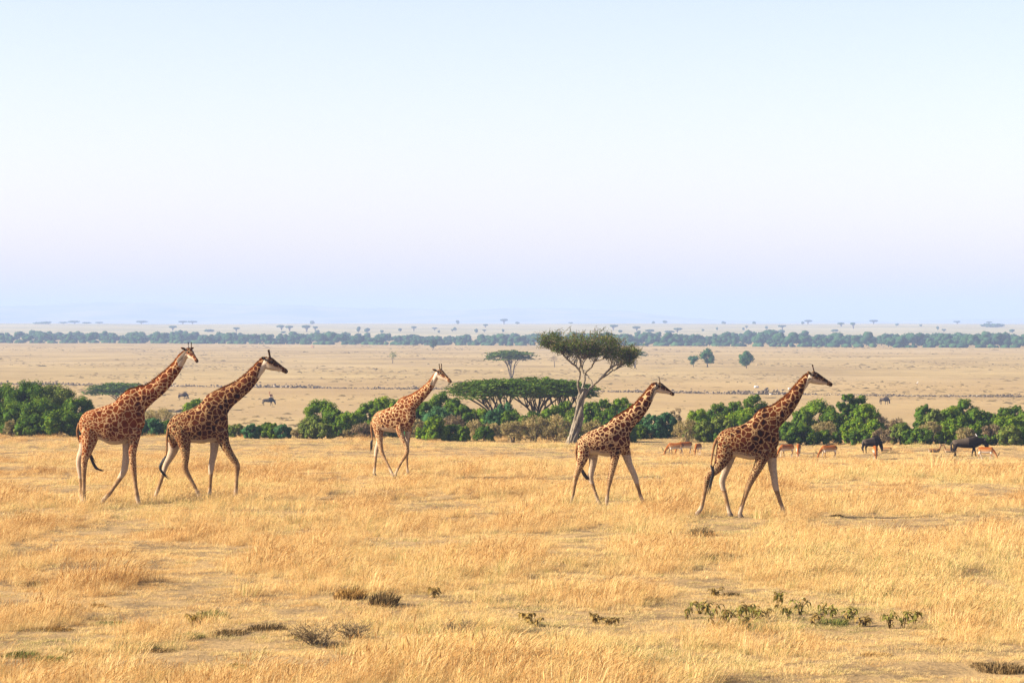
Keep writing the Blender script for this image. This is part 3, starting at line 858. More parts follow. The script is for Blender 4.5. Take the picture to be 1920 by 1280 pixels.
animal('gazelle', 'up', 1783, 172, 176, 'gazelle lying at the tail of the black wildebeest', G_Z, .78, True, .36)
G_W = 'wildebeest near the bushes'
animal('gnu', 'low', 1634, 168, 42, 'grey wildebeest with its head down behind a grazing impala', G_W, .95, True, .08)
gnu_b = animal('gnu', 'walk', 1812, 165, 6, 'large black wildebeest walking with a small bird on its back', G_W, 1.06)
G_F = 'wildebeest far out on the plain'
for px, py, hd, lab in ((343, 749, -30, 'distant wildebeest grazing beyond the necks of the two rear giraffes'), (503, 760, 10, 'distant wildebeest grazing with a pale antelope just past it'), (1658, 758, -48, 'distant wildebeest grazing alone above the gap in the right bushes')):
    animal('gnu', 'low', px, depth_for(px, py, 345, 700), hd, lab, G_F, 1.0)
animal('impala', 'up', 508, depth_for(508, 750, 345, 700), 255, 'distant pale brown antelope standing past a wildebeest on the plain', 'antelopes far out on the plain', 1.15, False)

M_white = flat_mat('white_feathers', (.75, .73, .70), .7, .1, .1, 20)
M_dark = flat_mat('dark_feathers', (.03, .03, .035), .6, .2, .2, 20)
M_bill = flat_mat('orange_bill', (.45, .16, .03), .5, .3)
def bird(loc, rz, s, label, cat, wing, standing=False):
    root = thing('bird', label, cat, loc, rz)
    root.scale = (s,) * 3
    g = Geo(); lz = .5 if standing else .12
    loft(g, [(-.16, lz + .08, -.16, lz + .05, .02, 0), (-.08, lz + .14, -.06, lz + .03, .05, 0), (.03, lz + .20, .05, lz + .03, .065, 0), (.10, lz + .24, .11, lz + .10, .045, 0), (.12, lz + .30, .15, lz + .24, .03, 0), (.13, lz + .37, .18, lz + .29, .036, 0), (.19, lz + .36, .21, lz + .30, .025, 0)], 10, 3)
    obj('body', fuse(g, .008, 1, 'bird_body'), M_white, root)
    for sd in (-1, 1):
        w = Geo(); loft(w, [(.06, lz + .18, .06, lz + .10, .008, sd * .062), (-.05, lz + .16, -.05, lz + .07, .012, sd * .06), (-.17, lz + .08, -.17, lz + .05, .006, sd * .03)], 8, 3)
        obj('wing', w.mesh('wing', True), wing, root)
        l = Geo(); tube(l, [(.01, sd * .03, lz + .06), (.0, sd * .03, lz * .5), (.02, sd * .03, -.02)], [.01, .008, .008], 5)
        obj('leg', l.mesh('leg'), M_dark, root)
    b = Geo(); tube(b, [(.19, 0, lz + .335), (.24, 0, lz + .33), (.29, 0, lz + .315)], [.014, .010, .003], 6)
    obj('beak', b.mesh('beak'), M_bill, root)
_bx = (1832 - 960) / FPX * 165
bird((_bx, 165, gz(_bx, 165) + 1.06 * .84 * 1.24), R(185), .5, 'small black and white bird perched on the black wildebeest', 'bird', M_dark)
d_ = depth_for(1720, 724, 345, 900); x_ = (1720 - 960) / FPX * d_
bird((x_, d_, gz(x_, d_)), R(30), 1.25, 'tall white bird standing on the far plain', 'bird', M_white, True)

def person(px, py, label, cloth, spear):
    d = depth_for(px, py, 1000, 1780); x = (px - 960) / FPX * d
    root = thing('person', label, 'person', (x, d, gz(x, d)), R(200), 'people walking far off on the plain')
    g = Geo()
    loft(g, [(0, .86, 0, .84, .10, 0)][:0] + [(.10, .92, -.10, .92, .15, 0), (.11, 1.05, -.10, 1.05, .15, 0), (.12, 1.25, -.11, 1.25, .18, 0), (.10, 1.42, -.10, 1.42, .19, 0), (.05, 1.50, -.05, 1.50, .08, 0), (.05, 1.56, -.05, 1.56, .055, 0), (.09, 1.63, -.09, 1.63, .075, 0), (.10, 1.70, -.09, 1.70, .08, 0), (.06, 1.79, -.06, 1.79, .05, 0)], 12, 2)
    for s in (-1, 1):
        limb(g, [(0, .95, s * .09, .10), (.08 * s, .5, s * .10, .065), (.02 * s, .08, s * .10, .045), (.08 + .02 * s, .03, s * .1, .04)], 8, 2)
        limb(g, [(0, 1.40, s * .19, .06), (.02, 1.12, s * .25, .045), (.12, .90, s * .24, .035), (.14, .80, s * .24, .04)], 8, 2)
    obj('body', fuse(g, .03, 1, 'person_body'), M_skin, root)
    c = Geo()
    loft(c, [(.20, .50, -.20, .50, .24, 0), (.18, .80, -.18, .80, .23, 0), (.16, 1.15, -.15, 1.15, .24, 0), (.13, 1.42, -.13, 1.42, .23, 0), (.07, 1.51, -.07, 1.51, .10, 0)], 14, 2)
    obj('cloak', c.mesh('cloak', True), cloth, root)
M_skin = flat_mat('brown_skin', (.09, .045, .025), .6, .2, .15)
person(585, 653, 'far off person wrapped in a red cloak, walking with a companion', flat_mat('red_cloth', (.40, .035, .02), .9, .05), True)
person(588.5, 653, 'far off person in a dark cloak beside one in red', flat_mat('maroon_cloth', (.10, .03, .03), .9, .05), False)

# pale stones lying on the plain
M_pale = flat_mat('pale_stone', (.45, .42, .38), .9, .1, .15, 3)
for px, py, s, lab in ((1418, 727, .42, 'white rock on the plain just past the rubble bank, larger of two'), (1480, 730, .3, 'white rock on the plain just past the rubble bank, smaller of two')):
    d = depth_for(px, py, 345, 900); x = (px - 960) / FPX * d
    V, T = ico()
    Vn = V * (1 + .18 * np.sin(V[:, [0]] * 5 + px) + .12 * np.sin(V[:, [1]] * 7 + V[:, [2]] * 4)) * [s * 1.2, s, s * .75]
    g = Geo(); g.add(Vn + [0, 0, s * .45], T)
    o = obj('rock', g.mesh('rock'), M_pale)
    o.location = (x, d, gz(x, d)); tag(o, lab, 'rock')
# ------------------------------------------------------------------ bark and foliage materials
def bark(name, lo, hi, scale=14, stretch=.25):
    m, nt, out = new_mat(name)
    mp = N(nt, 'ShaderNodeMapping'); mp.inputs['Scale'].default_value = (1, 1, stretch); nt.links.new(objco(nt), mp.inputs[0])
    n1 = noise(nt, mp.outputs[0], scale, 5, .65)
    n2 = noise(nt, mp.outputs[0], scale * .22, 3)
    c = ramp(nt, n1, [(.32, lo), (.5, tuple((a + b) / 2 for a, b in zip(lo, hi))), (.66, hi)])
    c = mixc(nt, smooth_range(nt, n2, .45, .7, 0, .4), c, tuple(a * .6 for a in lo))
    surface(nt, out, c, .9, .1, n1, .14)
    return m
M_pale_bark = bark('pale_acacia_bark', (.06, .045, .029), (.31, .26, .19), 9)
M_dark_bark = bark('dark_acacia_bark', (.045, .035, .026), (.16, .125, .09))
M_twig = bark('grey_twig', (.07, .052, .034), (.20, .155, .10), 8)
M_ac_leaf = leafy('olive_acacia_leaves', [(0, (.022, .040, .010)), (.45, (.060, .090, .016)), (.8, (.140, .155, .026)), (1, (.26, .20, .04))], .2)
M_um_leaf = leafy('umbrella_acacia_leaves', [(0, (.022, .050, .010)), (.5, (.062, .110, .017)), (1, (.15, .195, .030))], .25)
M_green = [leafy('bush_leaves_deep', [(0, (.022, .055, .014)), (.5, (.066, .122, .014)), (1, (.21, .25, .026))], .25),
           leafy('bush_leaves_bright', [(0, (.032, .080, .012)), (.5, (.108, .180, .013)), (1, (.29, .32, .026))], .28),
           leafy('bush_leaves_bluish', [(0, (.020, .062, .028)), (.5, (.048, .118, .044)), (1, (.110, .190, .060))], .22),
           leafy('bush_leaves_olive', [(0, (.045, .075, .016)), (.5, (.115, .150, .028)), (1, (.26, .26, .06))], .25)]
M_dry = leafy('dry_bush_twigs', [(0, (.12, .105, .045)), (.5, (.26, .205, .085)), (1, (.42, .32, .15))], .25)
M_brown = leafy('brown_bush_twigs', [(0, (.10, .075, .045)), (.5, (.20, .145, .08)), (1, (.33, .24, .13))], .2)
M_dist = leafy('distant_tree_leaves', [(0, (.014, .040, .018)), (.5, (.030, .075, .028)), (1, (.075, .130, .036))], .15, nscale=.05)

# ------------------------------------------------------------------ the leaning acacia
def wiggle(p0, p1, n, amp):
    t = np.linspace(0, 1, n)[:, None]
    p = p0 + (p1 - p0) * t
    w = rng.standard_normal((n, 3)) * amp * np.sin(np.pi * np.clip(t, 0, 1)) ** .6
    return p + w
def leaning_acacia():
    D = 183.0
    ppm = FPX / D
    bx, by = 1071.0, 836.0
    X0 = (bx - 960) / FPX * D
    d = D
    z_base = gz(X0, D)
    zrow = CAM_Z - (by - HORIZON) / FPX * D
    def A(x, y): return ((x - bx) / ppm, (by - y) / ppm)
    root = thing('acacia_tree', 'tall leaning flat-topped acacia with pale twisted trunk and dark olive crown', 'tree', (X0, D, z_base))
    trunk = [(1068, 842, 0, 8), (1070, 834, 0, 8.2), (1075, 818, 0, 8.6), (1081, 798, 0, 9), (1085, 780, 0, 8.4), (1087, 765, 0, 7), (1090, 750, 0, 7.2), (1094, 738, 0, 7), (1096, 730, 0, 6)]
    tr = catmull([(*A(x, y), 0, r / ppm) for x, y, _, r in trunk], 5)
    g = Geo()
    # several twisted strands fused side by side make the fluted trunk
    n = len(tr)
    for s in range(6):
        ph = s * 2 * np.pi / 6
        tw = ph + np.linspace(0, 1.5, n) + .25 * np.sin(np.linspace(0, 9, n) + s * 2)
        k = (.66 + .12 * np.sin(np.linspace(0, 7, n) + s))
        flare = 1 + .75 * np.exp(-np.linspace(0, 9, n))
        path = np.stack([tr[:, 0] + np.cos(tw) * tr[:, 3] * k * flare, np.sin(tw) * tr[:, 3] * k * flare, tr[:, 1]], 1)
        tube(g, path, tr[:, 3] * (.36 + .09 * np.sin(np.linspace(0, 12, n) + 2 * s)), 10, .0, .03)
    tube(g, np.stack([tr[:, 0], 0 * tr[:, 0], tr[:, 1]], 1), tr[:, 3] * .58, 10)
    for s, (dx, dy) in enumerate(((-.55, -.1), (.5, -.2), (.75, .2), (-.2, -.6), (.1, .6))):      # roots
        b = np.array([tr[4, 0], 0, tr[4, 1] + .15])
        tube(g, catmull([b + [0, 0, .35], b + [dx * .3, dy * .3, 0.], b + [dx * .75, dy * .75, -.32], b + [dx, dy, -.55]], 3), np.linspace(.16, .06, 10), 8)
    E = lambda x, y: (1000 + x / 8, 600 + y / 8)
    limbs = {
        'a': ([(722, 1165, 22, 0), (690, 1080, 20, -.1), (665, 980, 18, -.3), (690, 870, 17, -.4), (690, 790, 17, -.5), (640, 710, 17, -.6), (570, 660, 16, -.7), (500, 600, 14, -.8), (450, 540, 13, -.9), (400, 480, 11, -.9), (330, 430, 8, -1.0), (250, 370, 5, -1.1)]),
        'b': ([(742, 1165, 22, .1), (740, 1050, 20, .2), (765, 950, 20, .3), (770, 850, 18, .5), (730, 760, 16, .6), (712, 660, 14, .8), (690, 590, 12, .9), (610, 510, 10, 1.1), (540, 460, 8, 1.2), (450, 390, 5, 1.4)]),
        'c': ([(770, 850, 16, .5), (800, 790, 15, .3), (870, 730, 13, .0), (910, 650, 12, -.4), (960, 625, 10, -.7), (1050, 600, 7, -1.0), (1090, 560, 4, -1.1)]),
        'd': ([(768, 1165, 21, -.1), (850, 1040, 20, -.1), (900, 990, 20, -.1), (1000, 900, 20, -.2), (1080, 820, 18, -.2), (1140, 760, 17, -.3), (1220, 700, 14, -.3), (1330, 660, 11, -.4), (1450, 600, 8, -.4), (1560, 520, 4, -.4)]),
        'e': ([(1000, 900, 13, -.2), (1100, 850, 11, .3), (1180, 790, 11, .6), (1280, 745, 8, .9), (1400, 640, 5, 1.1)]),
        'f': ([(1150, 750, 12, -.3), (1172, 600, 10, -.6), (1140, 520, 8, -.9), (1100, 430, 5, -1.2)]),
        'g': ([(1260, 690, 10, -.3), (1252, 600, 8, .3), (1230, 500, 6, .7), (1220, 400, 4, 1.0)]),
        'h': ([(885, 1005, 14, -.1), (870, 940, 13, .2), (820, 870, 12, .4), (785, 815, 10, .5)]),
        'i': ([(730, 760, 11, .6), (760, 660, 9, 1.2), (830, 570, 7, 1.6), (880, 480, 5, 1.9)]),
        'j': ([(690, 790, 11, -.5), (700, 690, 9, -1.2), (760, 580, 7, -1.7), (800, 470, 5, -2.0)]),
        'k': ([(500, 600, 9, -.8), (400, 500, 8, -.3), (290, 475, 7, .2), (180, 400, 4, .5)]),
        'l': ([(910, 650, 8, -.4), (930, 560, 7, .2), (900, 450, 5, .5)]),
        'm': ([(690, 590, 8, .9), (560, 560, 6, 1.5), (470, 470, 5, 1.9)]),
        'n': ([(1330, 660, 7, -.4), (1380, 570, 6, -1.1), (1420, 480, 4, -1.5)]),
    }
    ends = []
    for kk, pts in limbs.items():
        p = catmull([(A(*E(x, y))[0], yo, A(*E(x, y))[1], r / 8 / ppm * .92) for x, y, r, yo in pts], 5)
        p[:, :3] += rng.standard_normal((len(p), 3)) * .012
        tube(g, p[:, :3], p[:, 3], 8, 0, .04)
        m_ = len(p)
        for q in range(int(m_ * .45), m_, 2): ends.append((p[q, :3], p[q, 3]))
    obj('trunk', g.mesh('trunk', True), M_pale_bark, root)
    # crown: lobes as traced, each repeated through the depth of the round top
    lobes = [(215, 330, 105, 95), (360, 285, 140, 95), (560, 310, 160, 115), (740, 290, 160, 115), (880, 350, 140, 120), (1030, 310, 130, 105), (1160, 380, 135, 115), (1290, 440, 130, 115), (1400, 500, 125, 100), (1510, 500, 95, 85), (620, 420, 130, 75), (1090, 450, 110, 70), (1330, 540, 150, 70), (1450, 580, 110, 55), (480, 410, 110, 60), (330, 400, 110, 60), (780, 430, 100, 60), (960, 450, 90, 55)]
    C = []
    for x, y, rx, ry in lobes:
        ax, az = A(*E(x, y))
        span = 2.3 * math.sqrt(max(.08, 1 - ((x - 830) / 800) ** 2))
        for yo in np.linspace(-span, span, 3 if span > 1.2 else 2):
            C.append((ax + rnd.gauss(0, .12), yo + rnd.gauss(0, .2), az - .05 * yo * yo * .5 + rnd.gauss(0, .13), rx / 8 / ppm, ry / 8 / ppm))
    tw, lf = Geo(), Geo()
    E3 = np.array([e[0] for e in ends])
    for cx, cyy, cz, rx, rz in C:
        for s in range(13):
            v = sphere_pts(1)[0] * rnd.uniform(.4, 1.15)
            tip = np.array([cx + v[0] * rx, cyy + v[1] * rx, cz + v[2] * rz])
            dist = np.linalg.norm(E3 - tip + [0, 0, .25], axis=1)
            st = E3[np.argsort(dist)[rnd.randint(0, 3)]]
            if np.linalg.norm(st - tip) > 2.0: st = tip + np.array([rnd.gauss(0, .2), rnd.gauss(0, .2), -.5])
            pth = wiggle(st, tip, 7, .07)
            tube(tw, pth, np.linspace(.026, .008, 7), 4)
            # leafy spurs along the outer half of the twig
            for q in range(3, 7):
                m_ = 7
                c0 = pth[q] + rng.standard_normal((m_, 3)) * [.13, .13, .075] + [0, 0, .04]
                nn = rng.standard_normal((m_, 3)) * .8 + [0, 0, .7]
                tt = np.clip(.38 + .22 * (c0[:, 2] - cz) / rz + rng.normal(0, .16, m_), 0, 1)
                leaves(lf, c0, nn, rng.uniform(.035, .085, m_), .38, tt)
        # thorny tips sticking out above
        for s in range(5):
            v = sphere_pts(1)[0]; v[2] = abs(v[2])
            b = np.array([cx + v[0] * rx * .9, cyy + v[1] * rx * .9, cz + v[2] * rz * .8])
            e = b + np.array([rnd.gauss(0, .25), rnd.gauss(0, .15), rnd.uniform(.1, .45)])
            tube(tw, wiggle(b, e, 4, .03), np.linspace(.016, .007, 4), 4)
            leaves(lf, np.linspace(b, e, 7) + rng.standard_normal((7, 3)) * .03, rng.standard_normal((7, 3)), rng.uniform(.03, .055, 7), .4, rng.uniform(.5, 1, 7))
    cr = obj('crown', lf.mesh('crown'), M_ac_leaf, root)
    obj('twigs', tw.mesh('twigs'), M_twig, cr)
leaning_acacia()

# ------------------------------------------------------------------ umbrella acacias
def umbrella(name, label, px, base_row, d, width, height, thick, stems, n_leaf, leaf, mat, bmat, group=None, lean=0., zoff=0., flat=1.0, cat='tree', top_row=None):
    """stems: list of (foot x, top x) as shares of the half width"""
    x = (px - 960) / FPX * d
    z0 = gz(x, d)
    root = thing(name, label, cat, (x, d, z0), 0, group)
    hw = width / 2
    if top_row is not None: height = CAM_Z - (top_row - HORIZON) / FPX * d - z0
    g, lf = Geo(), Geo()
    zt = height
    for fx, tx, ty in stems:
        f = np.array([fx * hw * .25, rnd.uniform(-.1, .1) * hw * .3, -.15])
        top = np.array([tx * hw, ty * hw, zt - thick * .75])
        mid = f + (top - f) * .5 + np.array([-.10 * tx * hw, 0, .16 * height])
        r0 = .016 * height + .045 * (width / 9)
        p = catmull([f, f + (mid - f) * .5 + rng.standard_normal(3) * .02 * height, mid, top], 4)
        tube(g, p, np.linspace(r0, r0 * .45, len(p)), 7, 0, .05)
        for s in range(7 if n_leaf > 1500 else 3):
            q = rnd.randint(len(p) // 2, len(p) - 1)
            a = rnd.uniform(0, 6.28); rr = rnd.uniform(.25, .55) * hw
            e = np.array([np.clip(p[q][0] + math.cos(a) * rr, -hw * .9, hw * .9), np.clip(p[q][1] + math.sin(a) * rr, -hw * .85, hw * .85), zt - thick * rnd.uniform(.35, .9)])
            mm = p[q] + (e - p[q]) * .5 + np.array([0, 0, .08 * height])
            b = catmull([p[q], mm, e], 4)
            tube(g, b, np.linspace(r0 * .45, r0 * .12, len(b)), 5)
    obj('trunk', g.mesh('trunk', True), bmat, root)
    # flat sprays stacked in tiers, wider above, ragged at the rim
    n_sp = max(10, n_leaf // 26)
    for s in range(n_sp):
        a = rnd.uniform(0, 6.28); q = math.sqrt(rnd.random())
        rim = hw * (1 + .10 * math.sin(a * 3 + px) + .09 * math.sin(a * 7 + 2) + rnd.gauss(0, .05))
        cx, cyy = math.cos(a) * q * rim + lean * hw * .1, math.sin(a) * q * rim * .85
        tier = (0, .0, .0, .22, .28, .5, .62)[rnd.randint(0, 6)] * (1.15 - .35 * q)
        dome = zt - thick * (.04 + .50 * q ** 2.0) * flat - tier * thick - abs(rnd.gauss(0, .06)) * thick + .06 * thick * math.sin(cx * 5 + px)
        k = 26
        L = hw * rnd.uniform(.06, .17)
        c0 = np.stack([cx + rng.normal(0, L, k), cyy + rng.normal(0, L, k), dome + rng.normal(0, thick * .035, k)], 1)
        nn = rng.standard_normal((k, 3)) * [.45, .45, .3] + [0, 0, 1]
        al = rng.standard_normal((k, 3)) * [1, .6, .15]
        leaves(lf, c0, nn, rng.uniform(.6, 1.4, k) * leaf, .34, np.clip(rng.normal(.5, .2, k), 0, 1), al)
    obj('crown', lf.mesh('crown'), mat, root)
    return root
G_U = 'wide umbrella acacias behind the bushes'
umbrella('acacia_tree', 'wide flat umbrella acacia with fanned slanting stems, behind bushes left of pale trunk', 925, 800, 232, 7.4, 4.15, 1.35,
         [(.9, -.35, -.1), (1.0, -.6, .1), (1.2, -.15, .3), (1.3, .1, -.3), (1.5, .4, .0), (1.1, -.8, -.1)], 7000, .17, M_um_leaf, M_dark_bark, G_U, top_row=711)
umbrella('acacia_tree', 'umbrella acacia with two stems crossing like an X, between two flat-topped acacias', 1003, 800, 236, 7.2, 4.35, 1.4,
         [(-.6, .55, .1), (1.0, -.75, -.1), (.9, -.4, .3), (-.5, .8, -.2), (.2, .15, .4)], 7000, .17, M_um_leaf, M_dark_bark, G_U, top_row=708)
umbrella('acacia_tree', 'dark umbrella acacia standing directly behind the pale leaning trunk', 1060, 800, 240, 5.2, 3.95, 1.35,
         [(-.9, -.6, .1), (-.7, -.2, -.2), (-.8, .5, .1), (-.5, .8, 0), (-1.2, .1, .3)], 6000, .17, M_um_leaf, M_dark_bark, G_U, top_row=713)
G_P = 'single acacias on the open plain'
def plain_tree(px, top, base, width_px, lab, stems, nl, dlo=345, dhi=1760, thick=.3, mat=None, cat='tree'):
    d = depth_for(px, base, dlo, dhi)
    pm = FPX / d
    h = (base - top) / pm
    umbrella('acacia_tree', lab, px, base, d, width_px / pm, h, h * thick, stems, nl, .035 * width_px / pm, mat or M_um_leaf, M_dark_bark, G_P, cat=cat)
plain_tree(957, 657, 712, 86, 'neat round-topped umbrella acacia with thin crooked trunk on the plain', [(.1, -.45, 0), (.1, .45, .1), (.1, .05, -.3), (.1, -.1, .3)], 3600)
plain_tree(222, 718, 772, 108, 'umbrella acacia on the plain behind the tallest giraffe, ragged left side', [(.9, -.5, 0), (.9, .3, .1), (.9, -.2, -.3), (.9, -.75, .1)], 4200, thick=.36)
plain_tree(1188, 655, 690, 46, 'umbrella acacia on the plain half hidden by the leaning acacia crown', [(.5, -.4, 0), (.5, .4, .1), (.5, 0, .2)], 1500)

# ------------------------------------------------------------------ round trees on the plain
def round_tree(px, top, base, width_px, lab, group, n=900, trunk=.25, mat=None, dlo=345, dhi=1760, stems=2, d=None, name='plain_tree', sparse=1.0, wind=0.):
    d = d or depth_for(px, base, dlo, dhi)
    pm = FPX / d
    h, w = (base - top) / pm, width_px / pm
    x = (px - 960) / FPX * d
    root = thing(name, lab, 'tree', (x, d, gz(x, d)), 0, group)
    g, lf = Geo(), Geo()
    th = h * trunk
    for s in range(stems):
        a = rnd.uniform(0, 6.28)
        p = catmull([(rnd.gauss(0, .02) * w, 0, -.1), (.05 * w * math.cos(a), .05 * w * math.sin(a), th), (.2 * w * math.cos(a) + wind * w * .2, .2 * w * math.sin(a), h * .65)], 4)
        tube(g, p, np.linspace(.035 * h, .012 * h, len(p)), 6)
    obj('trunk', g.mesh('trunk', True), M_dark_bark, root)
    ch = h - th
    k = 12
    for s in range(k):
        v = sphere_pts(1)[0]
        c = np.array([v[0] * w * .33 + wind * w * .22 * v[2], v[1] * w * .28, th + ch * .5 + v[2] * ch * .32])
        r = rnd.uniform(.14, .30) * min(w, ch * 1.2)
        m_ = int(n / k * sparse)
        pp = sphere_pts(m_)
        if sparse > .6:
            V, T = ico(); lf.add(c + V * r * .72, T, None, .25)
        leaves(lf, c + pp * r * rng.uniform(.75, 1.12, (m_, 1)), pp + rng.standard_normal((m_, 3)) * .5, rng.uniform(.10, .2, m_) * r * 1.5, .6, np.clip(rng.normal(.45, .2, m_), 0, 1))
    obj('crown', lf.mesh('crown'), mat or M_green[2], root)
    return root
G_R = 'single round trees on the open plain'
round_tree(1300, 666, 688, 24, 'smallest of three round trees on the plain, with one thin trunk', G_R, 900, .3, M_green[2], stems=1)
round_tree(1327, 655, 688, 26, 'middle of three round trees on the plain, tall crown on twin trunks', G_R, 1300, .18, M_green[2], stems=3)
round_tree(1398, 657, 690, 28, 'round tree standing apart from two others on the plain', G_R, 1200, .2, M_green[2], stems=1)
round_tree(812, 634, 656, 21, 'dark round tree just in front of the distant woodland', G_R, 700, .28, M_dist, stems=1)
round_tree(736, 657, 681, 20, 'small windblown tree with bent crown on the open plain', G_R, 420, .42, M_green[3], stems=1, sparse=.5, wind=.8)
round_tree(1040, 663, 688, 16, 'small bare grey tree on the plain beneath the leaning acacia crown', G_R, 220, .4, M_brown, stems=1, sparse=.5)

# ------------------------------------------------------------------ bushes along the edge of the rise
def bush(px, top, hw, row, kind, lab, group, seed):
    d = {0: 190.5, 1: 195.0, 2: 202.0, 3: 212.0}[row] - .22 * (px - 960) / FPX * 190 + rnd.uniform(-.8, .8)
    pm = FPX / d
    x = (px - 960) / FPX * d
    z0 = gz(x, d)
    zt = CAM_Z - (top - HORIZON) / FPX * d
    H = max(zt - z0, .5)
    w = hw / pm
    root = thing('bush', lab, 'bush', (x, d, z0), 0, group)
    dry = kind in ('dry', 'brown')
    mat = {'deep': M_green[0], 'bright': M_green[1], 'blue': M_green[2], 'olive': M_green[3], 'dry': M_dry, 'brown': M_brown}[kind]
    lf, st = Geo(), Geo()
    if row >= 2: w *= 1.18
    dw = w * .85
    rl = .40 * min(w, H * .75)
    lobes = []
    nt_ = 4 if w > .7 else 2
    for s in range(nt_):                       # the crown of the bush: several heads side by side
        fx = (s + .5) / nt_ * 2 - 1 + rnd.uniform(-.15, .15)
        r = rl * rnd.uniform(.75, 1.0)
        drop = H * .22 * fx * fx + rnd.uniform(0, .12) * rl
        lobes.append((fx * w * .62, rnd.uniform(-.35, .35) * dw, H - r * 1.05 - (drop if s != nt_ // 2 else 0), r))
    nl = int(min(26, 11 * max(1, .75 * H / w)))
    for s in range(nl):
        u = (s + rnd.random()) / nl
        zc = H * (.06 + .70 * u)
        q = math.sqrt(max(.05, 1 - (zc / H) ** 3.4)) * rnd.uniform(.35, .74)
        a = s * 2.4 + rnd.uniform(-.5, .5)
        r = rl * rnd.uniform(.75, 1.1) * (1 - .2 * u)
        lobes.append((math.cos(a) * q * w, math.sin(a) * q * dw, max(zc, r * .45), r))
    V, T = ico()
    for (cx, cy_, cz, r) in lobes:
        c = np.array([cx, cy_, cz])
        if not dry:
            lf.add(c + V * r * .66 * (1 + .1 * rng.standard_normal((len(V), 1))), T, None, .35)
        k = max(6, int(10 * r / .4))
        base = rnd.uniform(-.14, .14)
        for s in range(k):
            v = sphere_pts(1)[0]
            if v[2] < -.5: v[2] *= -1
            c2 = c + v * r * .78
            r2 = r * rnd.uniform(.30, .50)
            m_ = 42 if not dry else 22
            pp = sphere_pts(m_)
            if dry:
                leaves(lf, c2 + pp * r2 * rng.uniform(.3, 1.25, (m_, 1)), rng.standard_normal((m_, 3)), rng.uniform(.05, .11, m_), .22, np.clip(rng.normal(.5 + base, .2, m_), 0, 1), pp + [0, 0, .5])
            else:
                tri_leaves(lf, c2 + pp * r2 * rng.uniform(.65, 1.18, (m_, 1)), pp + rng.standard_normal((m_, 3)) * .5 + v * .4, rng.uniform(.036, .078, m_), np.clip(rng.normal(.45 + base, .2, m_), 0, 1))
    for s in range(7 if not dry else 16):
        a = rnd.uniform(0, 6.28); q = rnd.uniform(.2, .75)
        p = catmull([(rnd.gauss(0, .08), rnd.gauss(0, .08), -.1), (math.cos(a) * q * w * .4, math.sin(a) * q * w * .4, H * .35), (math.cos(a) * q * w, math.sin(a) * q * w, H * rnd.uniform(.55, .85))], 3)
        tube(st, p, np.linspace(.035, .008, len(p)), 5)
    obj('foliage', lf.mesh('foliage'), mat, root)
    obj('stems', st.mesh('stems'), M_twig if dry else M_dark_bark, root)
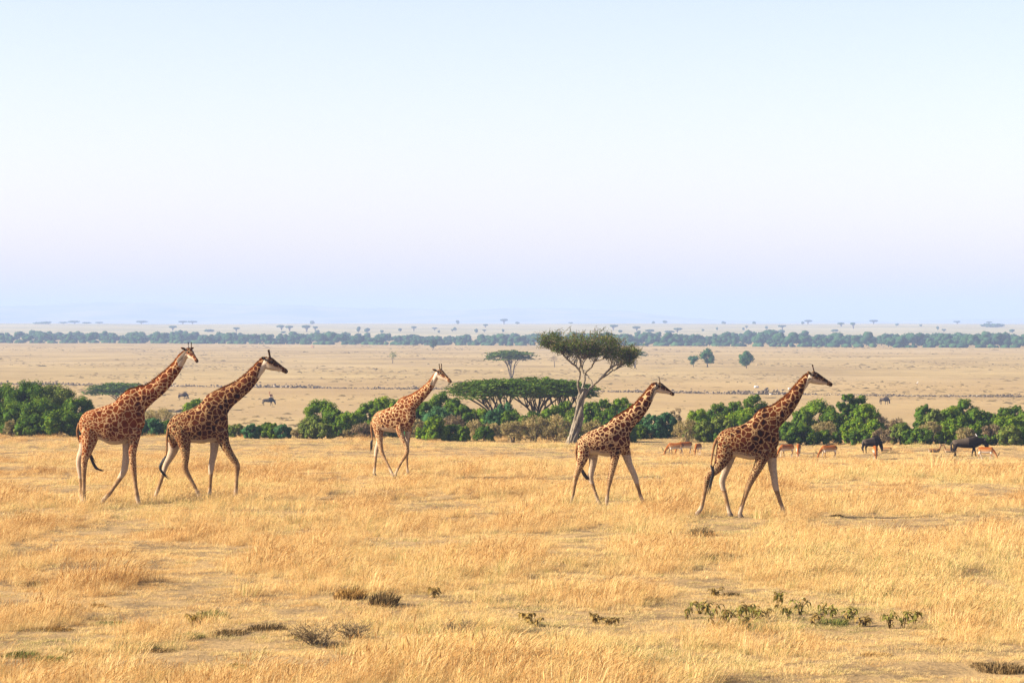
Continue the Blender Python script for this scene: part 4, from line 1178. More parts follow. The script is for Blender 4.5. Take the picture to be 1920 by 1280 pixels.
BUSH = [  # column, top row, half width, rank from the grass edge, kind
 (8, 716, 52, 2, 'deep'), (52, 711, 48, 2, 'deep'), (100, 718, 46, 2, 'olive'), (148, 741, 38, 1, 'deep'), (70, 745, 55, 1, 'deep'), (20, 752, 45, 1, 'deep'), (172, 772, 30, 0, 'deep'), (110, 768, 45, 0, 'deep'), (60, 775, 40, 0, 'deep'), (140, 782, 34, 0, 'deep'),
 (20, 787, 17, 0, 'dry'), (40, 783, 14, 0, 'olive'),
 (300, 764, 36, 3, 'dry'), (285, 783, 26, 1, 'blue'), (318, 786, 24, 1, 'deep'), (366, 747, 27, 3, 'bright'), (262, 790, 22, 1, 'blue'),
 (442, 794, 20, 1, 'olive'), (470, 795, 22, 0, 'blue'), (500, 792, 24, 1, 'deep'), (530, 795, 22, 0, 'blue'), (512, 792, 11, 0, 'bright'), (560, 803, 18, 0, 'dry'),
 (602, 746, 34, 3, 'bright'), (628, 768, 24, 2, 'deep'), (588, 778, 28, 2, 'olive'), (657, 771, 24, 2, 'bright'), (600, 792, 30, 0, 'olive'), (636, 790, 26, 1, 'deep'), (575, 800, 18, 0, 'olive'), (680, 792, 26, 0, 'brown'), (652, 806, 18, 0, 'dry'), (705, 797, 26, 0, 'brown'),
 (690, 752, 24, 3, 'bright'), (717, 742, 27, 3, 'bright'), (742, 748, 26, 3, 'bright'), (720, 772, 32, 1, 'olive'), (760, 780, 26, 1, 'blue'),
 (795, 752, 26, 2, 'deep'), (828, 734, 30, 3, 'deep'), (850, 746, 22, 3, 'deep'), (822, 762, 34, 2, 'blue'), (868, 757, 22, 2, 'deep'), (850, 778, 34, 1, 'brown'), (816, 779, 26, 0, 'bright'), (792, 800, 18, 0, 'bright'), (848, 795, 28, 0, 'deep'), (782, 786, 20, 1, 'dry'),  # the deep one at the grass edge is added, standing in for shadow
 (896, 763, 26, 2, 'bright'), (945, 755, 22, 3, 'blue'), (930, 766, 28, 2, 'blue'), (958, 768, 24, 2, 'deep'), (890, 786, 24, 1, 'dry'), (868, 798, 15, 0, 'bright'), (908, 799, 22, 0, 'deep'), (925, 792, 26, 1, 'dry'), (880, 770, 18, 3, 'deep'),
 (962, 788, 34, 0, 'dry'), (1002, 780, 38, 0, 'dry'), (1042, 779, 34, 0, 'dry'), (1000, 770, 26, 2, 'deep'), (1038, 760, 26, 2, 'bright'), (1060, 752, 24, 3, 'deep'), (1070, 775, 22, 1, 'olive'),
 (1108, 752, 22, 2, 'deep'), (1132, 748, 24, 3, 'deep'), (1166, 743, 26, 3, 'bright'), (1138, 768, 34, 1, 'deep'), (1112, 786, 26, 0, 'dry'), (1182, 762, 28, 2, 'blue'), (1165, 788, 34, 0, 'deep'),
 (1222, 776, 20, 2, 'blue'), (1248, 772, 20, 2, 'blue'), (1268, 764, 13, 3, 'brown'), (1222, 793, 30, 1, 'blue'), (1195, 795, 24, 1, 'deep'), (1290, 786, 32, 0, 'dry'), (1322, 788, 24, 0, 'olive'), (1308, 766, 26, 2, 'bright'), (1346, 754, 26, 3, 'deep'), (1376, 752, 28, 3, 'deep'), (1414, 738, 26, 3, 'deep'), (1398, 764, 34, 2, 'bright'), (1430, 770, 28, 2, 'brown'), (1352, 778, 28, 1, 'olive'), (1345, 800, 28, 0, 'deep'), (1390, 792, 30, 1, 'deep'), (1425, 795, 34, 0, 'deep'),
 (1533, 747, 36, 3, 'bright'), (1505, 766, 24, 2, 'deep'), (1560, 768, 24, 2, 'deep'), (1588, 737, 20, 3, 'deep'), (1612, 740, 26, 3, 'deep'), (1622, 756, 28, 2, 'bright'), (1645, 775, 20, 2, 'brown'), (1545, 788, 34, 1, 'dry'), (1500, 794, 34, 0, 'deep'), (1548, 806, 34, 0, 'deep'), (1598, 786, 26, 0, 'bright'), (1640, 786, 24, 1, 'bright'), (1612, 803, 26, 0, 'deep'), (1655, 802, 22, 0, 'brown'), (1690, 792, 28, 0, 'olive'), (1680, 783, 22, 3, 'brown'), (1712, 802, 26, 0, 'deep'), (1470, 790, 30, 1, 'deep'),
 (1733, 758, 22, 3, 'deep'), (1752, 766, 22, 2, 'olive'), (1806, 747, 28, 3, 'deep'), (1782, 762, 26, 2, 'bright'), (1828, 764, 28, 2, 'deep'), (1852, 772, 20, 3, 'deep'), (1745, 788, 28, 0, 'dry'), (1785, 784, 28, 1, 'bright'), (1830, 792, 16, 0, 'bright'), (1810, 800, 24, 0, 'dry'), (1770, 808, 22, 0, 'bright'), (1730, 803, 26, 0, 'deep'),
 (1882, 764, 22, 3, 'deep'), (1904, 759, 22, 3, 'deep'), (1890, 778, 32, 2, 'bright'), (1928, 768, 26, 2, 'deep'), (1858, 794, 24, 1, 'brown'), (1892, 797, 28, 0, 'olive'), (1875, 812, 26, 0, 'deep'), (1922, 800, 28, 0, 'deep'), (1845, 815, 20, 0, 'deep'), (1958, 776, 30, 1, 'olive'), (-38, 728, 44, 2, 'bright'), (-40, 768, 40, 0, 'olive'),
]
KW = {'deep': 'dark green', 'bright': 'bright green', 'blue': 'bluish green', 'olive': 'yellowish olive', 'dry': 'dry tan', 'brown': 'brown leafless'}
ANCH = [(-50, 220, 'beside the rearmost giraffe'), (220, 410, 'between the two rear giraffes'), (410, 560, 'low ahead of the second giraffe'), (560, 670, 'around the lone round bush'),
        (670, 775, 'behind the small pale giraffe'), (775, 880, 'ahead of the small pale giraffe'), (880, 1080, 'below the umbrella acacias'), (1080, 1200, 'past the leaning acacia trunk'), (1200, 1330, 'behind the impalas by the fourth giraffe'),
        (1330, 1480, 'behind the leading giraffe'), (1480, 1600, 'ahead of the leading giraffe'), (1600, 1720, 'behind the grey wildebeest'), (1720, 1870, 'behind the black wildebeest'), (1870, 2000, 'past the black wildebeest')]
ROW = ['at the grass edge', 'in the middle rank', 'in the rear rank', 'tallest at the back']
def bush_label(px, hw, row, kind):
    where = next(t for a, b, t in ANCH if a <= px < b)
    szw = 'small' if hw < 19 else ('broad' if hw > 31 else 'rounded')
    return '%s %s bush %s, %s' % (szw, KW[kind], where, ROW[row])
_same = {}
for px, top, hw, row, kind in BUSH: _same.setdefault(bush_label(px, hw, row, kind), []).append((top, -hw, px))
RANK = {2: ('taller', 'lower'), 3: ('tallest', 'middle', 'lowest')}
for i, (px, top, hw, row, kind) in enumerate(BUSH):
    where = next(t for a, b, t in ANCH if a <= px < b)
    szw = 'small' if hw < 19 else ('broad' if hw > 31 else 'rounded')
    lab = bush_label(px, hw, row, kind)
    same = sorted(_same[lab])
    if len(same) in RANK: lab = RANK[len(same)][same.index((top, -hw, px))] + ' ' + lab
    bush(px, top, hw, row, kind, lab, 'bushes along the edge of the dry grass, %s, %s' % (KW[kind], where), i)

# ------------------------------------------------------------------ the far woodland: one mass nobody could count
def woodland():
    lf = Geo()
    V, T = ico()
    for s in range(1150):
        x = rnd.uniform(-420, 420)
        t = rnd.random()
        dd = 1755 + 380 * t ** 1.3 - .62 * x + 14 * math.sin(x * .02)
        z0 = gz(x, dd)
        h = rnd.choice((3.2, 4.5, 6, 7, 8)) * rnd.uniform(.85, 1.15) * (.88 + .12 * (x > 0) * min(1, x / 150)) * (1.1 if rnd.random() < .15 else 1) * (1 - .25 * math.exp(-((x + 60) / 40) ** 2))
        w = h * rnd.uniform(.8, 1.5)
        for q in range(5):
            v = sphere_pts(1)[0]
            c = np.array([x + v[0] * w * .3, dd + v[1] * w * .3, z0 + h * .5 + v[2] * h * .22])
            r = h * rnd.uniform(.20, .3)
            b = rnd.uniform(.2, .6)
            lf.add(c + V * r * [1.15, 1.15, .85] * (1 + .12 * rng.standard_normal((len(V), 1))), T, None, b)
            m_ = 18
            pp = sphere_pts(m_)
            leaves(lf, c + pp * r * [1.2, 1.2, .9] * rng.uniform(.9, 1.15, (m_, 1)), pp + rng.standard_normal((m_, 3)) * .4, rng.uniform(.35, .7, m_), .6, b + rng.normal(0, .1, m_))
        if rnd.random() < .4:
            tube(lf, [(x, dd, z0 - .2), (x + .3, dd, z0 + h * .5)], [.3, .2], 5, .0)
    for s in range(420):                      # scrub along the near edge
        x = rnd.uniform(-420, 420)
        dd = 1752 - .62 * x + 14 * math.sin(x * .02) + rnd.uniform(-8, 10)
        h = rnd.uniform(1.2, 2.8); w = h * rnd.uniform(1, 2.2); b = rnd.uniform(.1, .7)
        lf.add(np.array([x, dd, gz(x, dd) + h * .3]) + V * [w * .6, w * .6, h * .6] * (1 + .15 * rng.standard_normal((len(V), 1))), T, None, b)
    o = obj('woodland', lf.mesh('woodland'), M_dist)
    o['kind'] = 'stuff'
    o['label'] = 'dense belt of bluish green trees crossing the plain in the distance'
    o['category'] = 'woodland'
woodland()

# ------------------------------------------------------------------ single trees on the far slope and the skyline
SKY_T = [(88, 603, 16), (119, 604, 16), (140, 602, 22), (162, 605, 18), (186, 604, 15), (265, 602, 22), (343, 602, 16), (361, 602, 18), (585, 601, 10), (858, 600, 7), (945, 598, 14), (1225, 602, 6), (1247, 600, 9), (1357, 602, 8), (1414, 602, 7), (1515, 600, 15), (1505, 602, 6), (1638, 600, 16), (1795, 602, 14), (1855, 603, 12), (75, 609, 34), (970, 603, 8), (1070, 604, 8)]
SLOPE = [(324, 611, 620, 16, 'u'), (443, 614, 622, 13, 'u'), (528, 610, 619, 18, 'u'), (543, 611, 621, 15, 'u'), (575, 610, 622, 17, 'u'), (591, 612, 621, 10, 'u'), (531, 620, 625, 9, 'r'), (596, 618, 624, 9, 'r'), (390, 619, 622, 22, 'r'), (672, 612, 623, 10, 'r'), (689, 615, 623, 12, 'r'), (716, 618, 624, 6, 'r'), (750, 615, 622, 6, 'r'), (776, 612, 620, 10, 'u'), (815, 614, 620, 10, 'u'), (823, 619, 624, 5, 'r'), (853, 613, 621, 6, 'r'), (848, 617, 622, 10, 'u'), (893, 616, 624, 7, 'r'), (910, 608, 614, 10, 'u'), (908, 618, 623, 8, 'u'), (943, 617, 623, 5, 'r'),
         (1150, 609, 619, 17, 'u'), (1163, 618, 624, 7, 'r'), (1194, 612, 621, 15, 'u'), (1198, 619, 628, 7, 'r'), (1218, 618, 627, 16, 'u'), (1270, 615, 624, 16, 'u'), (1255, 620, 624, 18, 'r'), (1318, 617, 621, 5, 'r'), (1345, 613, 619, 5, 'r'), (1394, 614, 619, 5, 'r'), (1400, 611, 616, 7, 'u'), (1437, 611, 617, 6, 'r'), (1467, 610, 617, 15, 'u'), (1466, 617, 626, 13, 'r'), (1577, 605, 613, 14, 'u'), (1600, 605, 616, 12, 'u'), (1682, 606, 611, 7, 'r'), (1758, 611, 619, 5, 'r'), (1770, 617, 623, 8, 'u'), (1726, 608, 612, 6, 'r'), (1860, 607, 613, 40, 'r'), (1898, 617, 625, 10, 'r'), (1565, 618, 622, 14, 'r')]
G_S = 'lone trees on the skyline'
def far_tree(px, top, base, wpx, d, flat, lab, group):
    pm = FPX / d
    x = (px - 960) / FPX * d
    zb = gz(x, d)
    h = max(CAM_Z - (top - HORIZON) / pm - zb, 2.5)
    w = wpx / pm
    root = thing('distant_tree', lab, 'tree', (x, d, zb), 0, group)
    g = Geo()
    if flat:
        for s in (-1, 0, 1):
            tube(g, catmull([(0, 0, -.3), (s * w * .06, 0, h * .45), (s * w * .25, 0, h * .8)], 3), np.linspace(.10 * h, .07 * h, 7), 5)
    else:
        tube(g, [(0, 0, -.3), (0, 0, h * .4)], [.06 * h, .05 * h], 5)
    obj('trunk', g.mesh('trunk'), M_dark_bark, root)
    lf = Geo(); V, T = ico()
    for s in range(7):
        v = sphere_pts(1)[0]
        if flat:
            c = np.array([v[0] * w * .3, v[1] * w * .3, h * .85 - .03 * h * abs(v[0])]); sc = np.array([w * .26, w * .26, h * .17])
        else:
            c = np.array([v[0] * w * .25, v[1] * w * .25, h * (.55 + .2 * v[2])]); sc = np.array([w * .3, w * .3, h * .26])
        lf.add(c + V * sc * (1 + .15 * rng.standard_normal((len(V), 1))), T, None, .4)
        m_ = 30; pp = sphere_pts(m_)
        leaves(lf, c + pp * sc * 1.1, pp + rng.standard_normal((m_, 3)) * .4, rng.uniform(.05, .1, m_) * w, .5, rng.uniform(.2, .7, m_))
    obj('crown', lf.mesh('crown'), M_dist, root)
for px, top, w in SKY_T:
    flat = w >= 11
    far_tree(px, top, 609, w, 4450 + rnd.uniform(-150, 100), flat, 'tiny flat-topped acacia standing on the skyline' if flat else 'tiny rounded tree speck on the skyline', G_S)
for px, top, base, w, k in SLOPE:
    d = depth_for(px, base, 2300, 4400)
    far_tree(px, top, base, w, d, k == 'u', 'flat-topped acacia on the pale slope beyond the woodland' if k == 'u' else 'small round tree on the pale slope beyond the woodland', 'scattered %s trees on the far pale slope' % ('flat-topped' if k == 'u' else 'round'))
# ------------------------------------------------------------------ rubble bank across the plain
def rubble():
    V0, T0 = ico()
    bm = bmesh.new(); bmesh.ops.create_icosphere(bm, subdivisions=1, radius=1)
    V1 = np.array([v.co[:] for v in bm.verts]); T1 = np.array([[v.index for v in f.verts] for f in bm.faces]); bm.free()
    g = Geo()
    line = [(-200, 719), (0, 720.5), (160, 722), (300, 724), (420, 725.5), (560, 727), (700, 729), (850, 730), (1000, 732), (1130, 734.5), (1280, 737), (1400, 739), (1560, 740.5), (1700, 743), (1900, 744), (2150, 746)]
    lx, ly = [p[0] for p in line], [p[1] for p in line]
    for s in range(4200):
        px = rnd.uniform(-160, 2100)
        row = np.interp(px, lx, ly)
        big = .5 + .5 * math.sin(px * .021) * math.sin(px * .0067 + 1) + rnd.uniform(-.25, .25)
        if big < .25 and rnd.random() < .6: continue
        if px > 1560: big *= .55
        dd = 13.9 * FPX / (row - HORIZON) + rnd.gauss(0, 1.1)
        x = (px - 960) / FPX * dd
        r = rnd.uniform(.08, .26) * (.55 + .5 * max(0, big))
        hz = abs(rnd.gauss(0, .24)) * (.35 + max(0, big))
        g.add(np.array([x, dd, gz(x, dd) + hz]) + V1 * r * [1.25, 1, .8] * (1 + .2 * rng.standard_normal((len(V1), 1))), T1, None, rnd.random())
    m, nt, out = new_mat('rubble_stone')
    c = ramp(nt, attr(nt, 'tint'), [(0, (.05, .04, .03)), (.6, (.12, .092, .065)), (.93, (.20, .155, .11)), (1, (.38, .33, .26))])
    surface(nt, out, c, .95, .05)
    o = obj('rubble_bank', g.mesh('rubble_bank'), m)
    o['kind'] = 'stuff'; o['label'] = 'low dark bank of loose stones running across the far plain'; o['category'] = 'rubble'
rubble()

# ------------------------------------------------------------------ grass
# blade clumps, shared by thousands of points; the wind leans them to the right
def tuft_mesh(name, n, radius, hmin, hmax, width, lean, spread, heads=.0):
    g = Geo()
    for s in range(n):
        a = rnd.uniform(0, 6.28); q = radius * math.sqrt(rnd.random())
        b = np.array([math.cos(a) * q, math.sin(a) * q, -.03])
        h = rnd.uniform(hmin, hmax)
        di = np.array([math.cos(a) * spread + lean + rnd.gauss(0, .18), math.sin(a) * spread + rnd.gauss(0, .22), 0])
        p1 = b + di * h * .38 + [0, 0, h * .62]
        p2 = b + di * h * 1.0 + [0, 0, h * (.98 - .22 * np.linalg.norm(di))]
        c = rnd.uniform(0, 3.14); wv = np.array([math.cos(c), math.sin(c), 0]) * width * rnd.uniform(.6, 1.2)
        V = [b - wv * .8, b + wv * .8, p1 + wv * .6, p1 - wv * .6, p2]
        g.add(V, [[3, 2, 4]], [[0, 1, 2, 3]], rnd.random())
        if rnd.random() < heads:
            dr = unit(p2 - p1)
            sd = np.array([math.cos(c + 1.5), math.sin(c + 1.5), 0]) * width * 1.7
            g.add([p2 - dr * .05, p2 + sd + dr * .01, p2 + dr * .09, p2 - sd + dr * .01], None, [[0, 1, 2, 3]], 1.0)
    return g.mesh(name)
def straw_mat():
    m, nt, out = new_mat('dry_grass_blades')
    inst = attr(nt, 'hue', 'INSTANCER')
    t = attr(nt, 'tint')
    nz = noise(nt, position(nt), .35, 3)
    f = mathn(nt, 'ADD', inst, mathn(nt, 'ADD', mathn(nt, 'MULTIPLY', mathn(nt, 'SUBTRACT', t, .5), .75), mathn(nt, 'MULTIPLY', mathn(nt, 'SUBTRACT', nz, .5), .25)), clamp=True)
    c = ramp(nt, f, [(0, (.16, .17, .04)), (.12, (.36, .29, .105)), (.25, (.68, .515, .25)), (.5, (.67, .46, .19)), (.75, (.53, .32, .115)), (1, (.29, .145, .045))])
    d = N(nt, 'ShaderNodeBsdfDiffuse'); nt.links.new(c, d.inputs[0])
    tr = N(nt, 'ShaderNodeBsdfTranslucent'); nt.links.new(c, tr.inputs[0])
    mx = N(nt, 'ShaderNodeMixShader'); mx.inputs[0].default_value = .3
    nt.links.new(d.outputs[0], mx.inputs[1]); nt.links.new(tr.outputs[0], mx.inputs[2]); nt.links.new(mx.outputs[0], out.inputs[0])
    return m
M_straw = straw_mat()
tufts = bpy.data.collections.new('grass_tufts')
SPEC = [('a', 130, .34, .16, .42, .0034, .42, .35, .2), ('b', 130, .38, .12, .34, .0034, .50, .45, .12), ('c', 110, .30, .20, .50, .0034, .36, .30, .3),
        ('d', 150, .42, .06, .17, .004, .30, .7, .0), ('e', 100, .26, .22, .55, .0034, .45, .25, .35), ('f', 140, .40, .08, .22, .004, .55, .6, .05)]
for nm, *sp in SPEC:
    me = tuft_mesh('tuft_' + nm, *sp); me.materials.append(M_straw)
    tufts.objects.link(bpy.data.objects.new('grass_tuft_' + nm, me))

# bare or thin places, as seen in the photograph (column, row, half width px, half height px)
BARE = [(330, 1232, 80, 16), (430, 1208, 60, 7), (200, 1255, 40, 9), (640, 1238, 40, 6), (95, 1190, 50, 5), (470, 1180, 50, 10), (30, 1240, 60, 10), (700, 1240, 40, 8), (1880, 1262, 80, 14), (1740, 1255, 60, 8), (560, 1262, 90, 12), (900, 1215, 60, 6), (1450, 1205, 60, 6)]
def near_d(px, py): return depth_for(px, py, 40, 140)
def spot(px, py):
    d = near_d(px, py)
    return (px - 960) / FPX * d, d
bare = []
for px, py, hw, hh in BARE:
    x, d = spot(px, py)
    d1, d2 = near_d(px, py - hh), near_d(px, py + hh)
    bare.append((x, d, hw / FPX * d, abs(d1 - d2) / 2 + .3))
def bareness(x, y):
    b = np.zeros_like(x)
    for cx, cyy, a, l in bare:
        r = ((x - cx) / a) ** 2 + ((y - cyy) / l) ** 2
        b = np.maximum(b, 1 - sstep(.5, 1.3, r + .35 * wave(W_FINE, x, y)))
    return b
def field():
    pts = []
    bands = np.concatenate([np.arange(40, 80, 4), np.arange(80, 215, 9)])
    for a, b in zip(bands[:-1], bands[1:]):
        mid = (a + b) / 2
        half = .18 * b + 3.5
        dens = np.clip(15 * 58 / mid, 5.0, 18)
        n = int((b - a) * 2 * half * dens)
        pts.append(np.stack([rng.uniform(-half, half, n), rng.uniform(a, b, n)], 1))
    p = np.concatenate(pts)
    x, y = p[:, 0], p[:, 1]
    edge = y + .22 * np.clip(x, -60, 60)
    keep = edge < 199
    thin = sstep(.3, 1.1, wave(W_SMALL, x * .8, y * .45) * .7 + wave(W_FINE, x, y * .6) * .6) * (1 - sstep(50, 75, y) * .6)
    _px, _pd = spot(1500, 1160)
    thin = thin * sstep(.6, 1.6, ((x - _px) / 2.6) ** 2 + ((y - _pd) / 3.5) ** 2)
    br = bareness(x, y)
    keep &= rng.random(len(x)) > np.maximum(br * .8, 0)
    x, y, br, thin = x[keep], y[keep], br[keep], thin[keep]
    z = ground(x, y)
    n = len(x)
    big = wave(W_MID, x, y * .5); mid = wave(W_SMALL, x, y * .4)
    tall = np.clip(.50 + .12 * big + .12 * mid + .22 * sstep(54, 74, y), .25, 1.0) * (1 - np.maximum(.5 * br, .22 * thin)) * (1 - .24 * sstep(66, 80, y)) * (1 - .25 * sstep(112, 150, y))
    size = tall * np.exp(rng.normal(-.03, .30, n)) * np.where(y > 90, 1.12, 1.0)
    kind = rng.choice([0, 1, 2, 4], n)
    kind = np.where((tall < .5) | ((thin > .6) & (rng.random(n) < .5)) | (rng.random(n) < .22), rng.choice([3, 5], n), kind)
    hue = np.clip(.47 + .07 * wave(W_BIG, x + 30, y) + .09 * wave(W_MID, x - 9, y * .6) + .08 * mid - .10 * (1 - sstep(50, 62, y)) + rng.normal(0, .14, n), .14, 1)
    # greener places
    for px, py, hw, hh, k in [(1500, 1162, 240, 34, .42), (1210, 826, 60, 6, .5), (1640, 893, 90, 6, .3), (1010, 853, 60, 5, .25), (1720, 838, 50, 5, .35), (1590, 1175, 140, 14, .2), (740, 826, 30, 5, .3), (160, 1215, 200, 20, .18), (420, 1195, 120, 14, .2), (1100, 1065, 150, 12, .14), (60, 1060, 60, 20, .12)]:
        d = depth_for(px, py, 40, 205); cx = (px - 960) / FPX * d
        l = max(.8, hh / FPX * d * d / (CAM_Z + 1.0))
        r = ((x - cx) / (hw / FPX * d)) ** 2 + ((y - d) / l) ** 2
        hue = hue - k * (1 - sstep(.4, 1.2, r)) * rng.uniform(.3, 1.2, n)
    hue = np.clip(hue, 0, 1)
    me = mesh_arrays('dry_grass', np.stack([x, y, z], 1), np.zeros((0, 3), np.int32)) if False else bpy.data.meshes.new('dry_grass')
    me.vertices.add(n); me.vertices.foreach_set('co', np.stack([x, y, z], 1).astype(np.float32).ravel())
    def at(k, ty, v, f='value'):
        a_ = me.attributes.new(k, ty, 'POINT'); a_.data.foreach_set(f, np.asarray(v).ravel())
    at('hue', 'FLOAT', hue.astype(np.float32))
    at('kind', 'INT', kind.astype(np.int32))
    at('size', 'FLOAT_VECTOR', np.stack([size * rng.uniform(.9, 1.3, n), size * rng.uniform(.9, 1.3, n), size], 1).astype(np.float32), 'vector')
    at('rot', 'FLOAT_VECTOR', np.stack([rng.normal(0, .08, n), rng.normal(0, .08, n), rng.normal(0, .55, n)], 1).astype(np.float32), 'vector')
    o = obj('dry_grass', me)
    o['kind'] = 'stuff'; o['label'] = 'dry golden grass covering the near slope, leaning in the wind'; o['category'] = 'grass'
    ng = bpy.data.node_groups.new('grass_scatter', 'GeometryNodeTree')
    ng.interface.new_socket('Geometry', in_out='INPUT', socket_type='NodeSocketGeometry')
    ng.interface.new_socket('Geometry', in_out='OUTPUT', socket_type='NodeSocketGeometry')
    gi, go = ng.nodes.new('NodeGroupInput'), ng.nodes.new('NodeGroupOutput')
    ci = ng.nodes.new('GeometryNodeCollectionInfo'); ci.inputs[0].default_value = tufts; ci.inputs[1].default_value = True; ci.inputs[2].default_value = True
    ip = ng.nodes.new('GeometryNodeInstanceOnPoints'); ip.inputs['Pick Instance'].default_value = True
    def na(k, ty):
        q = ng.nodes.new('GeometryNodeInputNamedAttribute'); q.data_type = ty; q.inputs[0].default_value = k
        return next(s for s in q.outputs if s.enabled and s.name == 'Attribute')
    e2r = ng.nodes.new('FunctionNodeEulerToRotation')
    ng.links.new(gi.outputs[0], ip.inputs['Points']); ng.links.new(ci.outputs[0], ip.inputs['Instance'])
    ng.links.new(na('kind', 'INT'), ip.inputs['Instance Index'])
    ng.links.new(na('rot', 'FLOAT_VECTOR'), e2r.inputs[0]); ng.links.new(e2r.outputs[0], ip.inputs['Rotation'])
    ng.links.new(na('size', 'FLOAT_VECTOR'), ip.inputs['Scale'])
    ng.links.new(ip.outputs[0], go.inputs[0])
    md = o.modifiers.new('scatter', 'NODES'); md.node_group = ng
    print('GRASS POINTS', n)
field()

# tussocks of the far plain: one low speckle of grass clumps and small scrub
def plain_speckle():
    g = Geo()
    base = np.array([[-1, 0, 0], [-.4, -.45, 0], [.5, -.4, 0], [1, 0, 0], [.4, .5, 0], [-.5, .4, 0], [-.25, 0, .55], [.35, .05, .42]])
    T = np.array([[0, 1, 6], [1, 2, 6], [2, 7, 6], [2, 3, 7], [3, 4, 7], [4, 6, 7], [4, 5, 6], [5, 0, 6]])
    for s in range(16000):
        u = rnd.random()
        dd = 335 * (1740 / 335) ** u
        x = rnd.uniform(-.2, .2) * dd
        cl = float(wave(W_BIG, x, dd * .35)) + rnd.gauss(0, .6)
        if cl < .2: continue
        r = rnd.uniform(.18, .55) * (1 + .6 * (rnd.random() < .08)) * (1 + dd / 1800)
        a = rnd.uniform(0, 6.28); ca, sa = math.cos(a), math.sin(a)
        V = base * (1 + .2 * rng.standard_normal(base.shape)) * [r * 1.5, r, r * rnd.uniform(.35, .75)]
        V = V @ np.array([[ca, sa, 0], [-sa, ca, 0], [0, 0, 1]])
        g.add(V + [x, dd, gz(x, dd) - .04], T, None, min(1, max(0, rnd.gauss(.5, .25))))
    m = leafy('plain_tussocks', [(0, (.05, .04, .018)), (.3, (.11, .08, .035)), (.7, (.20, .14, .062)), (1, (.30, .22, .11))], .1)
    o = obj('plain_tussocks', g.mesh('plain_tussocks'), m)
    o['kind'] = 'stuff'; o['label'] = 'small scattered grass tussocks dotting the far plain'; o['category'] = 'grass'
plain_speckle()

# ------------------------------------------------------------------ single dark tussocks in the near grass
M_tuss = [leafy('dark_tussock', [(0, (.035, .026, .014)), (.5, (.12, .08, .035)), (1, (.30, .19, .08))], .15, vary=.2),
          leafy('rust_tussock', [(0, (.09, .05, .018)), (.5, (.28, .16, .05)), (1, (.46, .28, .09))], .2, vary=.2),
          leafy('green_tussock', [(0, (.035, .05, .014)), (.5, (.11, .12, .03)), (1, (.30, .25, .08))], .2, vary=.2)]
TUSS = [(1343, 1049, 62, 18, 0, 'long dark low tussock below the leading giraffe'), (1312, 1004, 30, 20, 0, 'dark grey tussock under the hind hooves of the leading giraffe'), (1652, 1050, 24, 9, 0, 'small dark tussock standing in the reddish grass'), (1568, 969, 15, 9, 1, 'small rusty tussock ahead of the leading giraffe'),
        (655, 1122, 34, 30, 1, 'high rusty tussock, first of a close pair'), (718, 1134, 32, 32, 0, 'dark shaggy tussock touching a rusty one'), (508, 1056, 26, 16, 1, 'rusty tussock joined to a darker flat one'), (552, 1060, 22, 11, 0, 'flat dark tussock joined to a rusty one'), (58, 1096, 32, 11, 0, 'low dark tussock by itself near the rear giraffe'),
        (395, 1158, 38, 20, 2, 'greenish dark tussock beside the withered leafy plant'), (430, 1188, 50, 14, 0, 'dark matted tussock on the edge of bare soil'), (255, 1213, 44, 16, 2, 'green and dark tussock bordering the bare soil'), (40, 1228, 44, 14, 2, 'green tussock at the end of the bare soil strip'), (745, 1211, 32, 8, 0, 'flat black tussock by itself on pale straw'),
        (1020, 1128, 20, 12, 0, 'small dark tussock in smooth pale grass'), (1676, 1122, 28, 20, 2, 'dark tussock with dead leaves above the leafy plants'), (182, 1138, 20, 12, 1, 'little rusty tussock, darker of two neighbours'), (135, 1137, 20, 9, 1, 'little rusty tussock, lighter of two neighbours'), (1880, 1258, 56, 24, 0, 'large dark tussock beside trampled ground'),
        (440, 1250, 28, 13, 2, 'green brown tussock inside the trampled patch'), (790, 1110, 30, 16, 1, 'rusty tussock beneath a dry leafy stalk'), (1760, 1203, 20, 14, 1, 'rusty rounded tussock past the leafy plants'), (1560, 1170, 36, 16, 2, 'green tussock in the middle of the leafy plants'), (1430, 1180, 34, 14, 2, 'pale green tussock under the leafy plants'), (1225, 1125, 24, 12, 1, 'thin rusty tussock by a single withered stalk'), (1370, 1115, 22, 8, 0, 'flat brown tussock uphill of the leafy plants'), (1845, 1250, 36, 12, 0, 'dark trampled tussock touching a larger one'),
        (92, 1240, 46, 16, 2, 'green tussock between two darker ones along the bare soil'), (150, 1226, 40, 14, 0, 'black matted tussock beside green ones along the bare soil'), (300, 1222, 36, 12, 0, 'thin black tussock lying across the bare soil'), (352, 1194, 40, 14, 2, 'olive tussock behind the bare soil, below the withered plant'), (500, 1180, 46, 16, 0, 'wide dark brown tussock uphill of the dead shrubs'), (562, 1192, 30, 12, 0, 'dark tussock close behind the wide dead shrub'), (205, 1170, 50, 10, 2, 'flat olive tussock in thin grass'), (95, 1180, 48, 10, 1, 'flat rusty tussock in thin grass'), (640, 1212, 40, 12, 0, 'dark matted tussock between the dead shrubs'), (540, 1252, 34, 12, 1, 'rusty tussock in trampled straw'), (905, 1250, 34, 12, 1, 'rusty tussock in pale trampled straw'), (1160, 1215, 40, 10, 2, 'olive tussock in pale trampled straw'), (1340, 1215, 44, 12, 1, 'rusty tussock downhill of the leafy plants'), (1640, 1230, 40, 10, 1, 'flat rusty tussock downhill of the separate leafy clump')]
